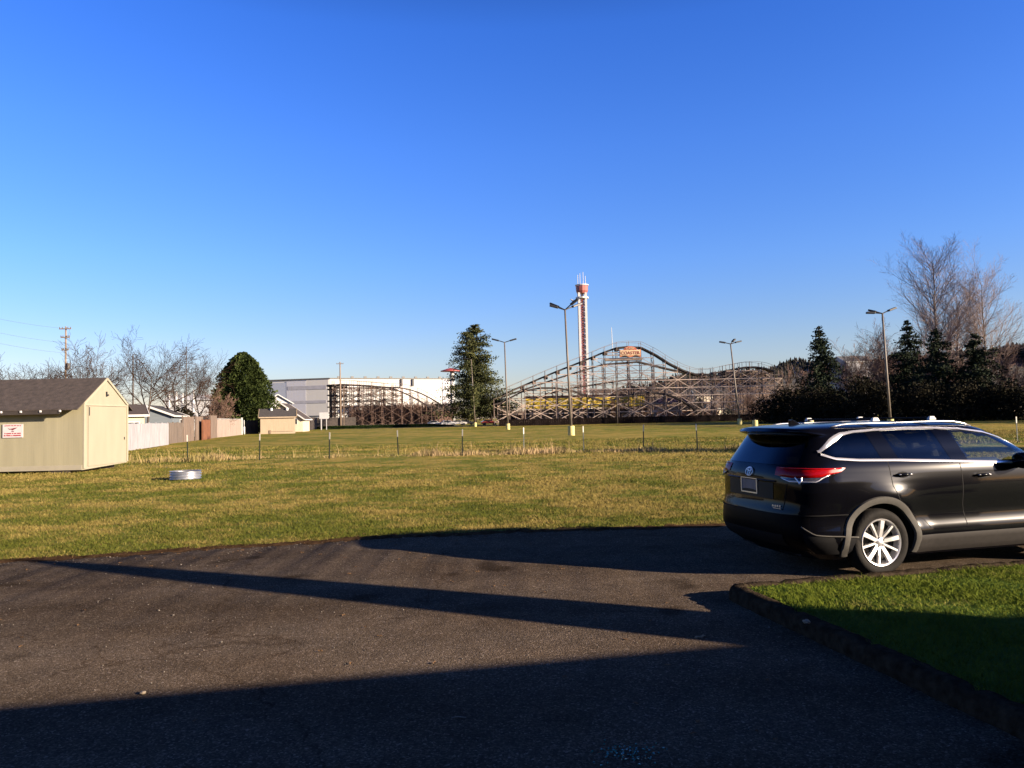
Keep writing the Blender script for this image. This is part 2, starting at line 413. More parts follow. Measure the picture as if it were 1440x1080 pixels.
def blades(name, m, P, h, wdt, lean, rng, dry=None, kind='stuff'):
    """one tapering blade (a bent quad strip) per row of P"""
    n = len(P); a = rng.uniform(0, 2 * PI, n); hh = h * rng.uniform(0.5, 1.3, n); ww = wdt * rng.uniform(0.6, 1.3, n)
    la = rng.uniform(0, 2 * PI, n); ll = hh * lean * rng.uniform(0.2, 1.2, n)
    dx, dy = np.cos(a) * ww / 2, np.sin(a) * ww / 2; lx, ly = np.cos(la) * ll, np.sin(la) * ll
    V = np.zeros((n, 6, 3))
    for k, (fr, fh, fw_) in enumerate(((0, 0, 1), (0.35, 0.6, 0.8), (1, 1, 0.25))):
        for q, sg in enumerate((-1, 1)):
            V[:, k * 2 + q, 0] = P[:, 0] + lx * fr + sg * dx * fw_
            V[:, k * 2 + q, 1] = P[:, 1] + ly * fr + sg * dy * fw_
            V[:, k * 2 + q, 2] = P[:, 2] + hh * fh
    b = np.arange(n)[:, None] * 6
    Q = np.concatenate([b + np.array([0, 1, 3, 2]), b + np.array([2, 3, 5, 4])])
    dr = np.repeat(rng.uniform(0, 1, n), 6)
    o = np_mesh(name, V.reshape(-1, 3), Q, m, dr); o['kind'] = kind
    return o
rng = np.random.default_rng(11)
def field_grass():
    out = []
    for d0, d1, dens in ((10.2, 13, 1900), (13, 17, 1150), (17, 23, 520), (23, 33, 190), (33, 60, 50)):
        n = int(dens * (d1 - d0) * (d0 + d1) / 2 * 1.8)
        y = rng.uniform(d0, d1, n); x = rng.uniform(-1.0, 0.8, n) * y
        clump = np.sin(x * 2.1 + np.sin(y * 1.7) * 1.5) * np.sin(y * 2.6 + np.sin(x * 1.3)) + 0.5 * np.sin(x * 5.3 + y * 3.1)
        k = rng.uniform(-2.6, 0.9, n) < clump
        x, y = x[k], y[k]
        ey = np.array([edge_y(a) for a in x]); k = y > ey + 0.0 + 0.45 * rng.uniform(0, 1, len(x)) ** 2.2 + 0.12 * np.sin(x * 3.3) * np.sin(x * 0.9)
        x, y = x[k], y[k]
        ins = (x > -23) & (x < -18.1) & (y > 31.2) & (y < 35.2)
        x, y = x[~ins], y[~ins]
        out.append((x, y, d0))
    x = np.concatenate([o[0] for o in out]); y = np.concatenate([o[1] for o in out])
    P = np.stack([x, y, np.full(len(x), -0.02)], 1)
    hs_ = np.interp(y, [10, 20, 50], [0.036, 0.045, 0.075]); ws = np.interp(y, [10, 20, 50], [0.006, 0.011, 0.030])
    blades('field_grass', m_blade, P, hs_, ws, 1.3, rng)
field_grass()
def lawn_grass():
    n = 170000
    a = rng.uniform(0.10, 5.2, n); b = rng.uniform(0.10, 7.0, n) 
    x = KC.x + KA.x * a + KB.x * b; y = KC.y + KA.y * a + KB.y * b
    k = (np.abs(x) < 0.78 * y) & (y > 2.5); x, y, a, b = x[k], y[k], a[k], b[k]
    P = np.stack([x, y, 0.10 + np.minimum(np.minimum(a, b), 1.2) * 0.03], 1)
    blades('lawn_blades', m_lawnb, P, 0.030 + 0.012 * np.sin(x * 4.1) * np.sin(y * 3.3), 0.0055, 1.5, rng)
lawn_grass()
FENCE_Y = 39.2
def weeds():
    r2 = np.random.default_rng(3); X = []
    for _ in range(130):
        y = 11 + 22 * r2.uniform() ** 1.5; x = r2.uniform(-0.7, 0.45) * y
        if y < edge_y(x) + 0.4: continue
        n = r2.integers(25, 90); sp = r2.uniform(0.08, 0.30)
        X.append(np.stack([x + r2.normal(0, sp * 1.6, n), y + r2.normal(0, sp, n), np.full(n, -0.02)], 1))
    for _ in range(260):
        x = r2.uniform(-14, 9); y = edge_y(x) - abs(r2.normal(0, 0.13)) + 0.06; n = r2.integers(8, 40); sp = r2.uniform(0.02, 0.10)
        X.append(np.stack([x + r2.normal(0, sp * 1.8, n), y + r2.normal(0, sp, n), np.full(n, 0.0)], 1))
    P = np.concatenate(X)
    blades('weeds', grass_mat('weed_blades', ((0.022, 0.034, 0.004), (0.06, 0.075, 0.01)), ((0.05, 0.05, 0.01), (0.10, 0.09, 0.02)), True, 0.30), P, 0.055, 0.016, 1.0, r2)
    X = []                                                   # rank grass along the shed and fence feet
    for (x0, y0), (x1, y1), k in (((-27, 31.15), (-18.0, 31.28), 700), ((-17.95, 31.3), (-17.9, 35.0), 260), ((-29, 56), (-33, 71.5), 420), ((-33.2, 71.6), (-39, 98.5), 420), ((-39.2, 98.7), (-44, 124), 300), ((-44, 127.4), (-38, 128.2), 160)):
        t = r2.uniform(0, 1, k); c = r2.uniform(0, 1, k) ** 0.5
        X.append(np.stack([x0 + (x1 - x0) * t + r2.normal(0, 0.10, k), y0 + (y1 - y0) * t - np.abs(r2.normal(0, 0.14, k)), np.full(k, -0.03)], 1))
    P = np.concatenate(X); blades('rank_grass', m_dry, P, np.where(P[:, 1] < 40, 0.13, 0.28) * r2.uniform(0.3, 1.6, len(P)), np.where(P[:, 1] < 40, 0.016, 0.05), 0.5, r2)
def dry_strip():
    n = 26000
    x = rng.uniform(-27, 32, n); y = FENCE_Y + rng.normal(0, 0.75, n) + 0.4 * np.sin(x * 0.4)
    cl = np.sin(x * 1.1) + np.sin(x * 2.7 + 1) * 0.8 + np.sin(x * 0.37 + 2)
    k = rng.uniform(-2.6, 2.0, n) < cl; x, y, cl = x[k], y[k], cl[k]
    P = np.stack([x, y, np.full(len(x), -0.03)], 1)
    blades('dry_grass', m_dry, P, 0.15 + 0.08 * np.clip(cl, -0.5, 2.2) + 0.40 * (rng.uniform(0, 1, len(x)) > 0.975), 0.026, 0.45, rng)
dry_strip()

def loose_stones():
    n = 2600; x = rng.uniform(-8, 5, n); y = rng.uniform(3.6, 12.5, n)
    near = rng.uniform(0, 1, n) < 0.35
    ey = np.array([edge_y(a) for a in x]); y = np.where(near, ey - np.abs(rng.normal(0, 0.35, n)), y)
    k = (y < ey - 0.02); x, y = x[k], y[k]; s = rng.uniform(0.003, 0.009, len(x)) * np.where(rng.uniform(0, 1, len(x)) > 0.97, 2.0, 1)
    V = np.zeros((len(x), 6, 3)); off = np.array([(1, 0, .4), (0, 1, .4), (-1, 0, .4), (0, -1, .4), (0, 0, 1.1), (0, 0, -.2)])
    jit = rng.uniform(0.6, 1.3, (len(x), 6, 1))
    V = off[None] * s[:, None, None] * jit + np.stack([x, y, np.zeros(len(x))], 1)[:, None]
    b = np.arange(len(x))[:, None] * 6
    T = np.concatenate([b + np.array(t) for t in ((0, 1, 4), (1, 2, 4), (2, 3, 4), (3, 0, 4), (1, 0, 5), (2, 1, 5), (3, 2, 5), (0, 3, 5))])
    o = np_mesh('loose_stones', V.reshape(-1, 3), T, mat('stone_chip', (0.19, 0.165, 0.135), 0.85, var=0.6, scale=8), tri=True)
    tag(o, kind='stuff')
loose_stones()

# ------------------------------------------------------------------ SUV
def suv():
    paint = paint_mat()
    chrome = mat('chrome', (0.80, 0.79, 0.79), 0.28, 0.75, var=0.04, scale=5)
    plast = mat('grey_plastic', (0.085, 0.081, 0.072), 0.75, spec=0.2, var=0.12, scale=30)
    railm = mat('satin_rail', (0.40, 0.40, 0.41), 0.3, 0.8, var=0.05)
    gloss = mat('gloss_black', (0.002, 0.002, 0.0025), 0.12, var=0.1, spec=0.25)
    sillm = mat('sill_plastic', (0.024, 0.021, 0.019), 0.7, spec=0.2, var=0.15, scale=20)
    black = mat('black_plastic', (0.006, 0.006, 0.007), 0.7, var=0.2, scale=20, spec=0.12)
    rubber = mat('tyre_rubber', (0.014, 0.0125, 0.011), 0.8, spec=0.15, var=0.3, scale=12, bump=0.25, bscale=60)
    alloy = mat('alloy', (0.80, 0.79, 0.79), 0.33, 0.75, var=0.05, scale=8)
    red = mat('red_lens', (0.36, 0.002, 0.003), 0.25, var=0.4, scale=26, coat=0.25, spec=0.1, stretch=(1, 1, 5))
    clear = mat('clear_lens', (0.075, 0.075, 0.08), 0.2, 0.2, var=0.4, scale=40, coat=1.0)
    priv = glass_mat('privacy_glass', (0.055, 0.060, 0.070), 0.9); gfront = glass_mat('front_glass', (0.84, 0.94, 0.91), 0.9)
    seatm = mat('seat_leather', (0.16, 0.155, 0.15), 0.6, var=0.15, scale=10)
    well = mat('wheel_well', (0.004, 0.004, 0.004), 0.95, var=0.2)
    hub = at(1240, 763, 8.4)
    ch, sh = math.cos(HD), math.sin(HD)
    loc = (hub.x - ch * 1.10 - sh * 0.93, hub.y - sh * 1.10 + ch * 0.93, 0.012)
    T = thing('parked_car', 'black SUV parked beside the kerbed lawn, seen from its rear corner', 'car', loc, HD)
    RH, FH, HZ, AR = 1.10, 3.89, 0.375, 0.445
    it = lambda z, tab: float(np.interp(z, [t[0] for t in tab], [t[1] for t in tab]))
    Wt = [(.20, .84), (.28, .885), (.34, .905), (.40, .928), (.46, .938), (.52, .932), (.58, .912), (.66, .902), (.76, .915), (.86, .930), (.96, .936), (1.04, .932), (1.10, .925), (1.16, .915), (1.22, .900), (1.28, .876),
          (1.36, .838), (1.46, .796), (1.54, .758), (1.60, .722), (1.64, .685), (1.665, .63), (1.685, .54), (1.70, .40), (1.712, .20), (1.716, .04)]
    SRt = [(.20, .30), (.30, .16), (.36, .07), (.44, .02), (.56, .0), (.66, .004), (.72, .012), (.78, .032), (.84, .044), (.94, .048), (1.04, .050), (1.12, .055), (1.18, .072), (1.24, .105), (1.30, .15), (1.42, .24), (1.54, .33), (1.575, .352), (1.59, .27), (1.61, .22), (1.635, .215), (1.655, .25), (1.675, .36), (1.69, .55), (1.70, .80), (1.712, 1.3), (1.716, 1.7)]
    SFt = [(.20, 4.70), (.34, 4.82), (.5, 4.88), (.7, 4.89), (.85, 4.86), (.94, 4.78), (1.0, 4.62), (1.05, 4.36), (1.10, 4.0), (1.14, 3.78), (1.2, 3.66), (1.36, 3.42), (1.5, 3.17), (1.6, 2.97), (1.64, 2.84), (1.67, 2.70), (1.69, 2.52), (1.70, 2.35), (1.712, 1.95), (1.716, 1.75)]
    P = 3.3
    def RC(z): return 0.55 if z < 1.25 else max(0.16, 0.55 - (z - 1.25) * 0.62)
    def bulge(s, z):
        v = 0
        for c in (RH, FH):
            r = math.hypot(s - c, z - HZ); v += 0.022 * math.exp(-((r - 0.50) / 0.13) ** 2)
        v += 0.026 * math.exp(-((z - 0.86) / 0.13) ** 2 - ((s - 1.30) / 0.34) ** 2)
        return v if z < 1.2 else 0
    def Ws(s, z):
        k = 1 - 0.035 * max(0, (2.2 - s) / 2.2) ** 2 if z > 1.1 else 1 - 0.012 * max(0, (2.2 - s) / 2.2) ** 2
        return it(z, Wt) * k
    def half(s, z):
        a, b = it(z, SRt), it(z, SFt); rc = min(RC(z), (b - a) * 0.45); rf = min(0.95 if z < 1.05 else (0.7 if z < 1.3 else 0.5), (b - a) * 0.45)
        t1 = min(1, max(0, (s - a) / rc)); t2 = min(1, max(0, (b - s) / rf))
        f = (1 - (1 - t1) ** P) ** (1 / P) * (1 - (1 - t2) ** P) ** (1 / P)
        return Ws(s, z) * f + (bulge(s, z) if t1 > 0.9 else 0)
    def side(s, z, off=0.0, sg=-1): return (s, sg * (half(s, z) + off), z)
    def rear(y, z, off=0.0):
        a = it(z, SRt); rc = RC(z); q = min(0.9999, abs(y) / Ws(a + 0.2, z))
        return (a + rc * (1 - (1 - q ** P) ** (1 / P)) - off, y, z)
    def wrap(u, z, off=0.0, sg=-1):                          # u 0..1 around the rear corner, >1 continues along the side
        a = it(z, SRt); rc = RC(z)
        if u <= 1:
            th = u * PI / 2; y = math.sin(th) ** (2 / P); s = a + rc * (1 - math.cos(th) ** (2 / P)) 
            nx, ny = -math.cos(th) ** 1.4, math.sin(th) ** 1.4; l = math.hypot(nx, ny)
            return (s + off * nx / l, sg * (Ws(s, z) * y + off * ny / l), z)
        return side(a + rc + (u - 1), z, off, sg)
    # window outlines (s, z)
    beltz = lambda s: float(np.interp(s, [0.45, 0.60, 0.9, 1.4, 2.0, 2.9, 3.5], [1.375, 1.325, 1.300, 1.285, 1.258, 1.212, 1.18]))
    topz = lambda s: float(np.interp(s, [0.45, 0.62, 0.78, 0.95, 1.2, 1.6, 2.0, 2.4, 2.75, 3.05, 3.40], [1.39, 1.50, 1.575, 1.600, 1.612, 1.622, 1.620, 1.603, 1.555, 1.47, 1.33]))
    def inwin(s, z):
        if z < 1.1: return False
        for a, b in ((0.62, 1.17), (1.44, 2.08), (2.36, 3.26)):
            sl = -0.12 if a > 1 else 0
            zz = (z - 1.3) / 0.3
            if a + 0.03 - (0.10 * zz if a > 1 else -0.12 * max(0, zz)) < s < b - 0.03 - (0.10 * zz if b < 3 else 0) and beltz(s) + 0.035 < z < topz(s) - 0.035: return True
        return False
    zs = [.20, .25, .30, .34, .38, .42, .46, .50, .54, .58, .62, .66, .70, .73, .76, .80, .84, .88, .92, .96, 1.0, 1.04, 1.08, 1.12, 1.16, 1.20, 1.235, 1.27, 1.305, 1.34, 1.375, 1.41, 1.445, 1.48, 1.515, 1.545, 1.57, 1.588, 1.602, 1.62, 1.637, 1.652, 1.667, 1.68, 1.69, 1.70, 1.708, 1.713, 1.716]
    NC, NS = 12, 86
    def colpts(z):
        a, b = it(z, SRt), it(z, SFt); rc = min(RC(z), (b - a) * 0.45); rf = min(0.95 if z < 1.05 else (0.7 if z < 1.3 else 0.5), (b - a) * 0.45); L = []
        for k in range(NC): L.append(a + rc * (1 - math.cos(k / NC * PI / 2) ** (2 / P)))
        for k in range(NS): L.append(a + rc + (b - rf - a - rc) * k / (NS - 1))
        for k in range(1, NC + 1): L.append(b - rf * (1 - math.sin((1 - k / NC) * PI / 2) ** 0) if False else b - rf + rf * (1 - math.cos((1 - k / NC) * PI / 2) ** (2 / P) * 0 - (1 - math.sin(k / NC * PI / 2) ** (2 / P))))
        out = []
        for i, s in enumerate(L):
            if i < NC: y = Ws(s, z) * math.sin(i / NC * PI / 2) ** (2 / P)
            elif i >= NC + NS:
                k = i - NC - NS + 1; y = Ws(s, z) * max(0, math.cos(k / NC * PI / 2)) ** (2 / P)
            else: y = half(s, z)
            out.append([s, y, z])
        return out
    rows = [colpts(z) for z in zs]; n = len(rows[0])
    near = lambda p: min(math.hypot(p[0] - c, p[2] - HZ) for c in (RH, FH))
    kill = set()
    for j in range(len(zs) - 1):
        for i in range(n - 1):
            q = [rows[j][i], rows[j][i + 1], rows[j + 1][i + 1], rows[j + 1][i]]
            if i >= NC - 2 and i < NC + NS and all(near(p) < AR for p in q): kill.add((i, j)); continue
            cs = sum(p[0] for p in q) / 4; cz = sum(p[2] for p in q) / 4; cy = sum(p[1] for p in q) / 4
            if NC <= i < NC + NS and inwin(cs, cz): kill.add((i, j))
            if i < NC and cs < 0.6 and 1.28 < cz < 1.55 and cy < 0.66: kill.add((i, j))                 # rear glass
            if i >= NC + NS - 1 and 1.16 < cz < 1.56 and cy < 0.70: kill.add((i, j))                     # windscreen
    for r in rows:                                           # snap the arch edge to a circle
        for i, p in enumerate(r):
            if i < NC - 2 or i >= NC + NS: continue
            for c in (RH, FH):
                d = math.hypot(p[0] - c, p[2] - HZ)
                if 0.001 < d < AR:
                    k = AR / d; p[0] = c + (p[0] - c) * k; p[2] = HZ + (p[2] - HZ) * k; p[1] = half(p[0], max(.2, p[2]))
    mb = MB()
    for sg in (-1, 1):
        vs = [(p[0], sg * p[1], p[2]) for r in rows for p in r]
        mb.add(vs, [(j * n + i, j * n + i + 1, (j + 1) * n + i + 1, (j + 1) * n + i) for j in range(len(zs) - 1) for i in range(n - 1) if (i, j) not in kill])
    full = bpy.data.meshes.new('shell'); full.from_pydata(mb.v, [], mb.f)
    bm = bmesh.new(); bm.from_mesh(full); bmesh.ops.remove_doubles(bm, verts=bm.verts, dist=0.0015); bmesh.ops.delete(bm, geom=[v for v in bm.verts if not v.link_faces], context='VERTS'); bmesh.ops.recalc_face_normals(bm, faces=bm.faces)
    bm.to_mesh(full); bm.free()
    FV = [v.co.copy() for v in full.vertices]; FN = [n_.vector.copy() for n_ in full.vertex_normals]
    sets = {'body': [], 'rear_bumper': [], ('rear_door', -1): [], ('rear_door', 1): [], ('front_door', -1): [], ('front_door', 1): []}
    for p in full.polygons:
        x, y, z = p.center; sd = -1 if y < 0 else 1; k = 'body'; r = math.hypot(x - RH, z - HZ)
        if z < 0.715 and x < 0.27: k = 'rear_bumper'
        elif abs(y) > 0.7 and 0.50 < z < 1.30 and 1.27 < x < 2.24 and r > 0.57: k = ('rear_door', sd)
        elif abs(y) > 0.7 and 0.50 < z < 1.27 and 2.24 <= x < 3.34: k = ('front_door', sd)
        sets[k].append((tuple(p.vertices), p.normal.copy()))
    def subset(name, fs, m):
        ids = sorted({i for f, _ in fs for i in f}); mp = {a: b for b, a in enumerate(ids)}
        me = bpy.data.meshes.new(name); me.from_pydata([FV[i] for i in ids], [], [[mp[i] for i in f] for f, _ in fs]); me.materials.append(m)
        me.polygons.foreach_set('use_smooth', [True] * len(me.polygons))
        me.normals_split_custom_set([FN[i] if FN[i].dot(n_) > 0.80 else n_ for f, n_ in fs for i in f])
        o = bpy.data.objects.new(name, me); C.objects.link(o); o.parent = T; return o
    doors = {}
    for k, fs in sets.items():
        if isinstance(k, tuple): doors[k] = subset(k[0], fs, paint)
        else: subset(k, fs, paint if k == 'body' else mat('bumper_paint', (0.002, 0.002, 0.003), 0.45, var=0.2, scale=4, spec=0.05))
    # underbody, wheel wells
    mb = MB(); mb.box((2.45, 0, 0.30), (4.3, 1.2, 0.16)); 
    for c in (RH, FH):
        for sg in (-1, 1):
            mb.grid(lambda u, v: (c + (AR + .002) * math.cos(PI * (1.15 * u - 0.075)), sg * (0.60 + 0.30 * v), HZ + (AR + .002) * math.sin(PI * (1.15 * u - 0.075))), 24, 1)
            mb.add([(c - .45, sg * .60, .2), (c + .45, sg * .60, .2), (c + .45, sg * .60, .85), (c - .45, sg * .60, .85)], [(0, 1, 2, 3)])
    mb.build('underbody', well, T)
    mb = MB(); mb.box((2.3, 0, 0.62), (3.4, 1.66, 0.5)); mb.build('cabin_floor', black, T)
    # glass
    def pane(name, sa, sb, za, zb, m, sl=(0, 0), parent=T, sgs=(-1, 1)):
        out = []
        for sg in sgs:
            mb = MB()
            def fn(u, v):
                s = sa + (sb - sa) * u; lo, hi = za(s), zb(s); z = lo + (hi - lo) * v
                zz = (z - 1.3) / 0.3; s2 = s + (sl[0] * (1 - u) + sl[1] * u) * zz
                return side(s2, min(z, 1.68), 0.004, sg)
            mb.grid(fn, 30, 10); out.append(mb.build(name, m, parent, True))
        return out
    pane('quarter_window', 0.46, 1.20, lambda s: beltz(s), lambda s: max(beltz(s) + 0.004, topz(s)), priv, (0, -0.02))
    def door(s0, s1, nme, win, gm, hs_, mats=None):
        for sg in (-1, 1):
            # shut lines show as thin dark grooves that lie on the skin, the door carries its glass and handle
            mb = MB()
            path = [(s0 + 0.0, 1.28), (s0, 1.0), (s0 + (0.10 if s0 < 2 else 0), 0.75), (s0 + (0.42 if s0 < 2 else 0.03), 0.60), (s0 + (0.50 if s0 < 2 else 0.04), 0.50)]
            pts = []
            for (a, b), (c, d) in zip(path, path[1:]):
                for k in range(8): pts.append((a + (c - a) * k / 8, b + (d - b) * k / 8))
            pts.append(path[-1]); vs = []
            for a, b in pts: vs += [side(a - 0.004, b, 0.0016, sg), side(a + 0.004, b, 0.0016, sg)]
            mb.add(vs, [(2 * k, 2 * k + 1, 2 * k + 3, 2 * k + 2) for k in range(len(pts) - 1)])
            d_o = doors[(nme, sg)]; mb.build('door_gap', black, d_o)
            mb = MB(); sa, sb, sl = win
            def fn(u, v):
                s = sa + (sb - sa) * u; lo, hi = beltz(s), topz(s); z = lo + (hi - lo) * v
                return side(s + (sl[0] * (1 - u) + sl[1] * u) * (z - 1.3) / 0.3, z, 0.004, sg)
            mb.grid(fn, 30, 10); mb.build('window', gm, d_o, True)
            mb = MB(); hz = hs_[1]                            # handle: cup and strap
            pts = [side(hs_[0] - 0.11 + 0.22 * k / 10, hz, 0.012 + 0.032 * math.sin(PI * k / 10) ** 0.5, sg) for k in range(11)]
            mb.tube(pts, [0.006 + 0.011 * math.sin(PI * k / 10) ** 0.4 for k in range(11)], 8); mb.build('handle', paint, d_o, True)
            mb = MB(); mb.grid(lambda u, v: side(hs_[0] + 0.075 * (2 * u - 1) * math.sqrt(max(0, 1 - (2 * v - 1) ** 2)), hz - 0.005 + 0.036 * (2 * v - 1), 0.003, sg), 10, 10); mb.build('handle_cup', black, d_o, True)
            mb = MB(); mb.tube([side(hs_[0] - 0.09 + 0.18 * k / 6, hz + 0.001, 0.047, sg) for k in range(7)], 0.0055, 6); mb.build('handle_trim', chrome, d_o, True)
    door(1.27, 2.2, 'rear_door', (1.42, 2.14, (-0.10, -0.06)), priv, (1.43, 1.12))
    door(2.24, 3.3, 'front_door', (2.34, 3.36, (-0.10, 0.0)), gfront, (2.52, 1.075))
    mb = MB(); mb.grid(lambda u, v: rear((2 * u - 1) * (0.72 - 0.10 * v), 1.25 + 0.322 * v, 0.004), 24, 12); mb.build('rear_window', priv, T, True)
    mb = MB()
    def ws(u, v):
        z = 1.13 + 0.46 * v; b = it(z, SFt); rf = 0.7 if z < 1.3 else 0.5; y = (2 * u - 1) * Ws(3, z) * 0.93; q = abs(y) / Ws(3, z)
        return (b - rf * (1 - (1 - q ** P) ** (1 / P)) + 0.006, y, z)
    mb.grid(ws, 20, 10); mb.build('windscreen', gfront, T, True)
    # black pillars between the panes
    for sg in (-1, 1):
        for a, b in ((1.20, 1.42), (2.12, 2.35)):
            mb = MB()
            mb.grid(lambda u, v: side(a + (b - a) * u - 0.10 * ((beltz(a) + (topz(a) - beltz(a)) * v) - 1.3) / 0.3, beltz(a) + 0.004 + (topz(a) - beltz(a) - 0.008) * v, 0.0065, sg), 4, 10)
            mb.build('pillar', gloss, T, True)
        # chrome window surround
        mb = MB()
        def ribbon(pts, w):
            vs = []
            for k, (s, z) in enumerate(pts):
                a = pts[max(k - 1, 0)]; b = pts[min(k + 1, len(pts) - 1)]; l = math.hypot(b[0] - a[0], b[1] - a[1]) or 1
                nx, nz = -(b[1] - a[1]) / l, (b[0] - a[0]) / l; ww = w(s) / 2
                for q, o in ((-1, .006), (-.6, .016), (.6, .016), (1, .006)): vs.append(side(s + nx * ww * q, z + nz * ww * q, o, sg))
            mb.add(vs, [(4 * k + q, 4 * k + q + 1, 4 * k + q + 5, 4 * k + q + 4) for k in range(len(pts) - 1) for q in range(3)])
        low = [(s, beltz(s) - 0.006) for s in np.linspace(0.45, 3.25, 70)]
        hi = [(s, topz(s) + 0.010) for s in np.concatenate([np.linspace(0.43, 1.0, 26), np.linspace(1.05, 3.36, 50)])]
        ribbon(low, lambda s: 0.030); ribbon(hi, lambda s: 0.024 + 0.040 * math.exp(-((s - 0.66) / 0.14) ** 2))
        mb.build('window_trim', chrome, T, 60)
        # roof rail
        mb = MB(); pts = []
        for k in range(25):
            s = 0.72 + 1.98 * k / 24; e = min(1, k / 2.5, (24 - k) / 2.5)
            zr = next((z for z in np.arange(1.71, 1.5, -0.004) if half(s, z) >= 0.625), 1.6)
            pts.append((s, sg * 0.625, zr + 0.004 + 0.032 * e))
        mb.tube(pts, [0.010] * 25, 8); mb.build('roof_rail', railm, T, True)
        # arch flares and sill cladding
        for c in (RH, FH):
            mb = MB(); prof = ((AR - 0.012, -0.01), (AR - 0.006, 0.024), (AR + 0.03, 0.028), (AR + 0.062, 0.022), (AR + 0.070, 0.0)); na = 44
            vs = []
            for i in range(na + 1):
                t = PI * (-0.10 + 1.20 * i / na)
                if c == FH: t = PI * (-0.10 + 1.20 * i / na)
                for rr, o in prof:
                    s, z = c + rr * math.cos(t), max(0.235, HZ + rr * math.sin(t)); vs.append((s, sg * (half(s, z) + o), z))
            m5 = len(prof)
            mb.add(vs, [(i * m5 + q, (i + 1) * m5 + q, (i + 1) * m5 + q + 1, i * m5 + q + 1) for i in range(na) for q in range(m5 - 1)])
            mb.build('wheel_arch_trim', plast, T, 40)
        mb = MB(); mb.grid(lambda u, v: side(1.58 + 1.84 * u, 0.225 + 0.205 * v, 0.012 + 0.012 * math.sin(PI * v) ** 0.3, sg), 30, 6); mb.build('sill_cladding', sillm, T, 40)
        mb = MB(); mb.grid(lambda u, v: wrap(0.62 + 0.62 * u - (0.0 if u > .2 else 0), 0.27 + (0.20 + 0.10 * max(0, 0.5 - u) ** 1.0) * v, 0.010, sg), 20, 5); mb.build('bumper_cladding', black, T, 40)
        mb = MB(); mb.tube([wrap(0.62 + 0.60 * k / 14, float(np.interp(k / 14, [0, .25, 1], [.585, .50, .455])), 0.014, sg) for k in range(15)], 0.008, 6); mb.build('bumper_trim', plast, T, True)
        # tail light: red upper lens wrapping the corner, clear lower lens with a v notch
        tl = MB(); zt = lambda u: 1.232 - 0.012 * u; zb = lambda u: float(np.interp(u, [0.235, 0.5, 0.85, 1.0, 1.06], [1.135, 1.115, 1.125, 1.165, 1.215]))
        tl.grid(lambda u, v: wrap(0.235 + 0.82 * u, zb(0.235 + 0.82 * u) + (zt(0.235 + 0.82 * u) - zb(0.235 + 0.82 * u)) * v, 0.006 + 0.016 * min(1, 6 * u, 6 * (1 - u), 4 * v + .3, 4 * (1 - v) + .3), sg), 40, 8)
        t_o = tl.build('tail_light', red, T, True)
        cl = MB(); zc = lambda u: 1.068 + (0.055 * max(0, (0.42 - u) / 0.15) if u < 0.42 else 0.10 * max(0, (u - 0.78) / 0.22))
        cl.grid(lambda u, v: wrap(0.32 + 0.66 * u, zc(0.32 + 0.66 * u) + (zb(0.32 + 0.66 * u) - 0.004 - zc(0.32 + 0.66 * u)) * v, 0.012, sg), 30, 5); cl.build('clear_lens', clear, t_o, True)
        v_ = MB()
        for da in (-1, 1):
            v_.tube([wrap(0.56 + da * 0.045 * (1 - k / 5), 1.125 - 0.075 * (k / 5), 0.018, sg) for k in range(6)], 0.009, 6)
        v_.tube([wrap(0.34 + 0.60 * k / 14, zc(0.34 + 0.60 * k / 14) + 0.008, 0.016, sg) for k in range(15)], 0.006, 6)
        v_.build('lens_trim', chrome, t_o, True)
        s_ = MB(); s_.tube([wrap(0.30 + 0.70 * k / 14, 1.222 - 0.008 * k / 14, 0.023, sg) for k in range(15)], 0.005, 6)
        s_.build('light_bar', mat('bright_red_lens', (0.62, 0.008, 0.012), 0.2, var=0.1, coat=0.3), t_o, True)
        # mirror
        mr = MB(); cx, cy, cz = 3.02, sg * 1.03, 1.225
        mr.grid(lambda u, v: (cx + 0.115 * math.cos(2 * PI * u) * math.sin(PI * v) * (1.0 if math.cos(2 * PI * u) > 0 else 0.5), cy - sg * 0.145 * math.cos(PI * v), cz + 0.095 * math.sin(2 * PI * u) * math.sin(PI * v) ** 0.6), 20, 14)
        mr.tube([(3.05, sg * 0.885, 1.16), (3.04, sg * 0.95, 1.175)], [0.045, 0.035], 8)
        m_o = mr.build('mirror', paint, T, True)
        mr = MB(); mr.tube([(cx + 0.075, cy - sg * 0.10, cz - 0.055), (cx + 0.085, cy, cz - 0.062), (cx + 0.06, cy + sg * 0.10, cz - 0.055)], 0.017, 8); mr.build('mirror_trim', chrome, m_o, True)
        # headlight
        hl = MB(); hl.grid(lambda u, v: (it(0.80 + .12 * v, SFt) - 0.02 - 0.62 * u ** 2, sg * (0.56 + 0.355 * math.sin(u * PI / 2)) + sg * 0.012, 0.80 + 0.12 * v), 14, 4); hl.build('headlight', clear, T, True)
    # grille, lower rear bumper, tailgate lines, plate, badge
    g_ = MB(); g_.grid(lambda u, v: (it(0.55 + .32 * v, SFt) + 0.012 - 0.10 * (2 * u - 1) ** 2, (2 * u - 1) * 0.50, 0.55 + 0.32 * v), 12, 6); g_.build('grille', black, T, True)
    b_ = MB(); b_.grid(lambda u, v: wrap(1.12 * abs(2 * u - 1), 0.70 + 0.012 * v, 0.012, -1 if u < .5 else 1), 60, 2); b_.build('bumper_step', black, T, 30)
    b_ = MB(); b_.grid(lambda u, v: rear((2 * u - 1) * 0.62, 0.34 + 0.14 * v, 0.010), 24, 4); b_.build('bumper_insert', black, T, 30)
    tg = MB()
    tg.grid(lambda u, v: rear((2 * u - 1) * 0.50, 1.055 + 0.02 * v, 0.005 + 0.012 * math.sin(PI * v)), 24, 4); tg_o = tg.build('tailgate_strip', chrome, T, True)
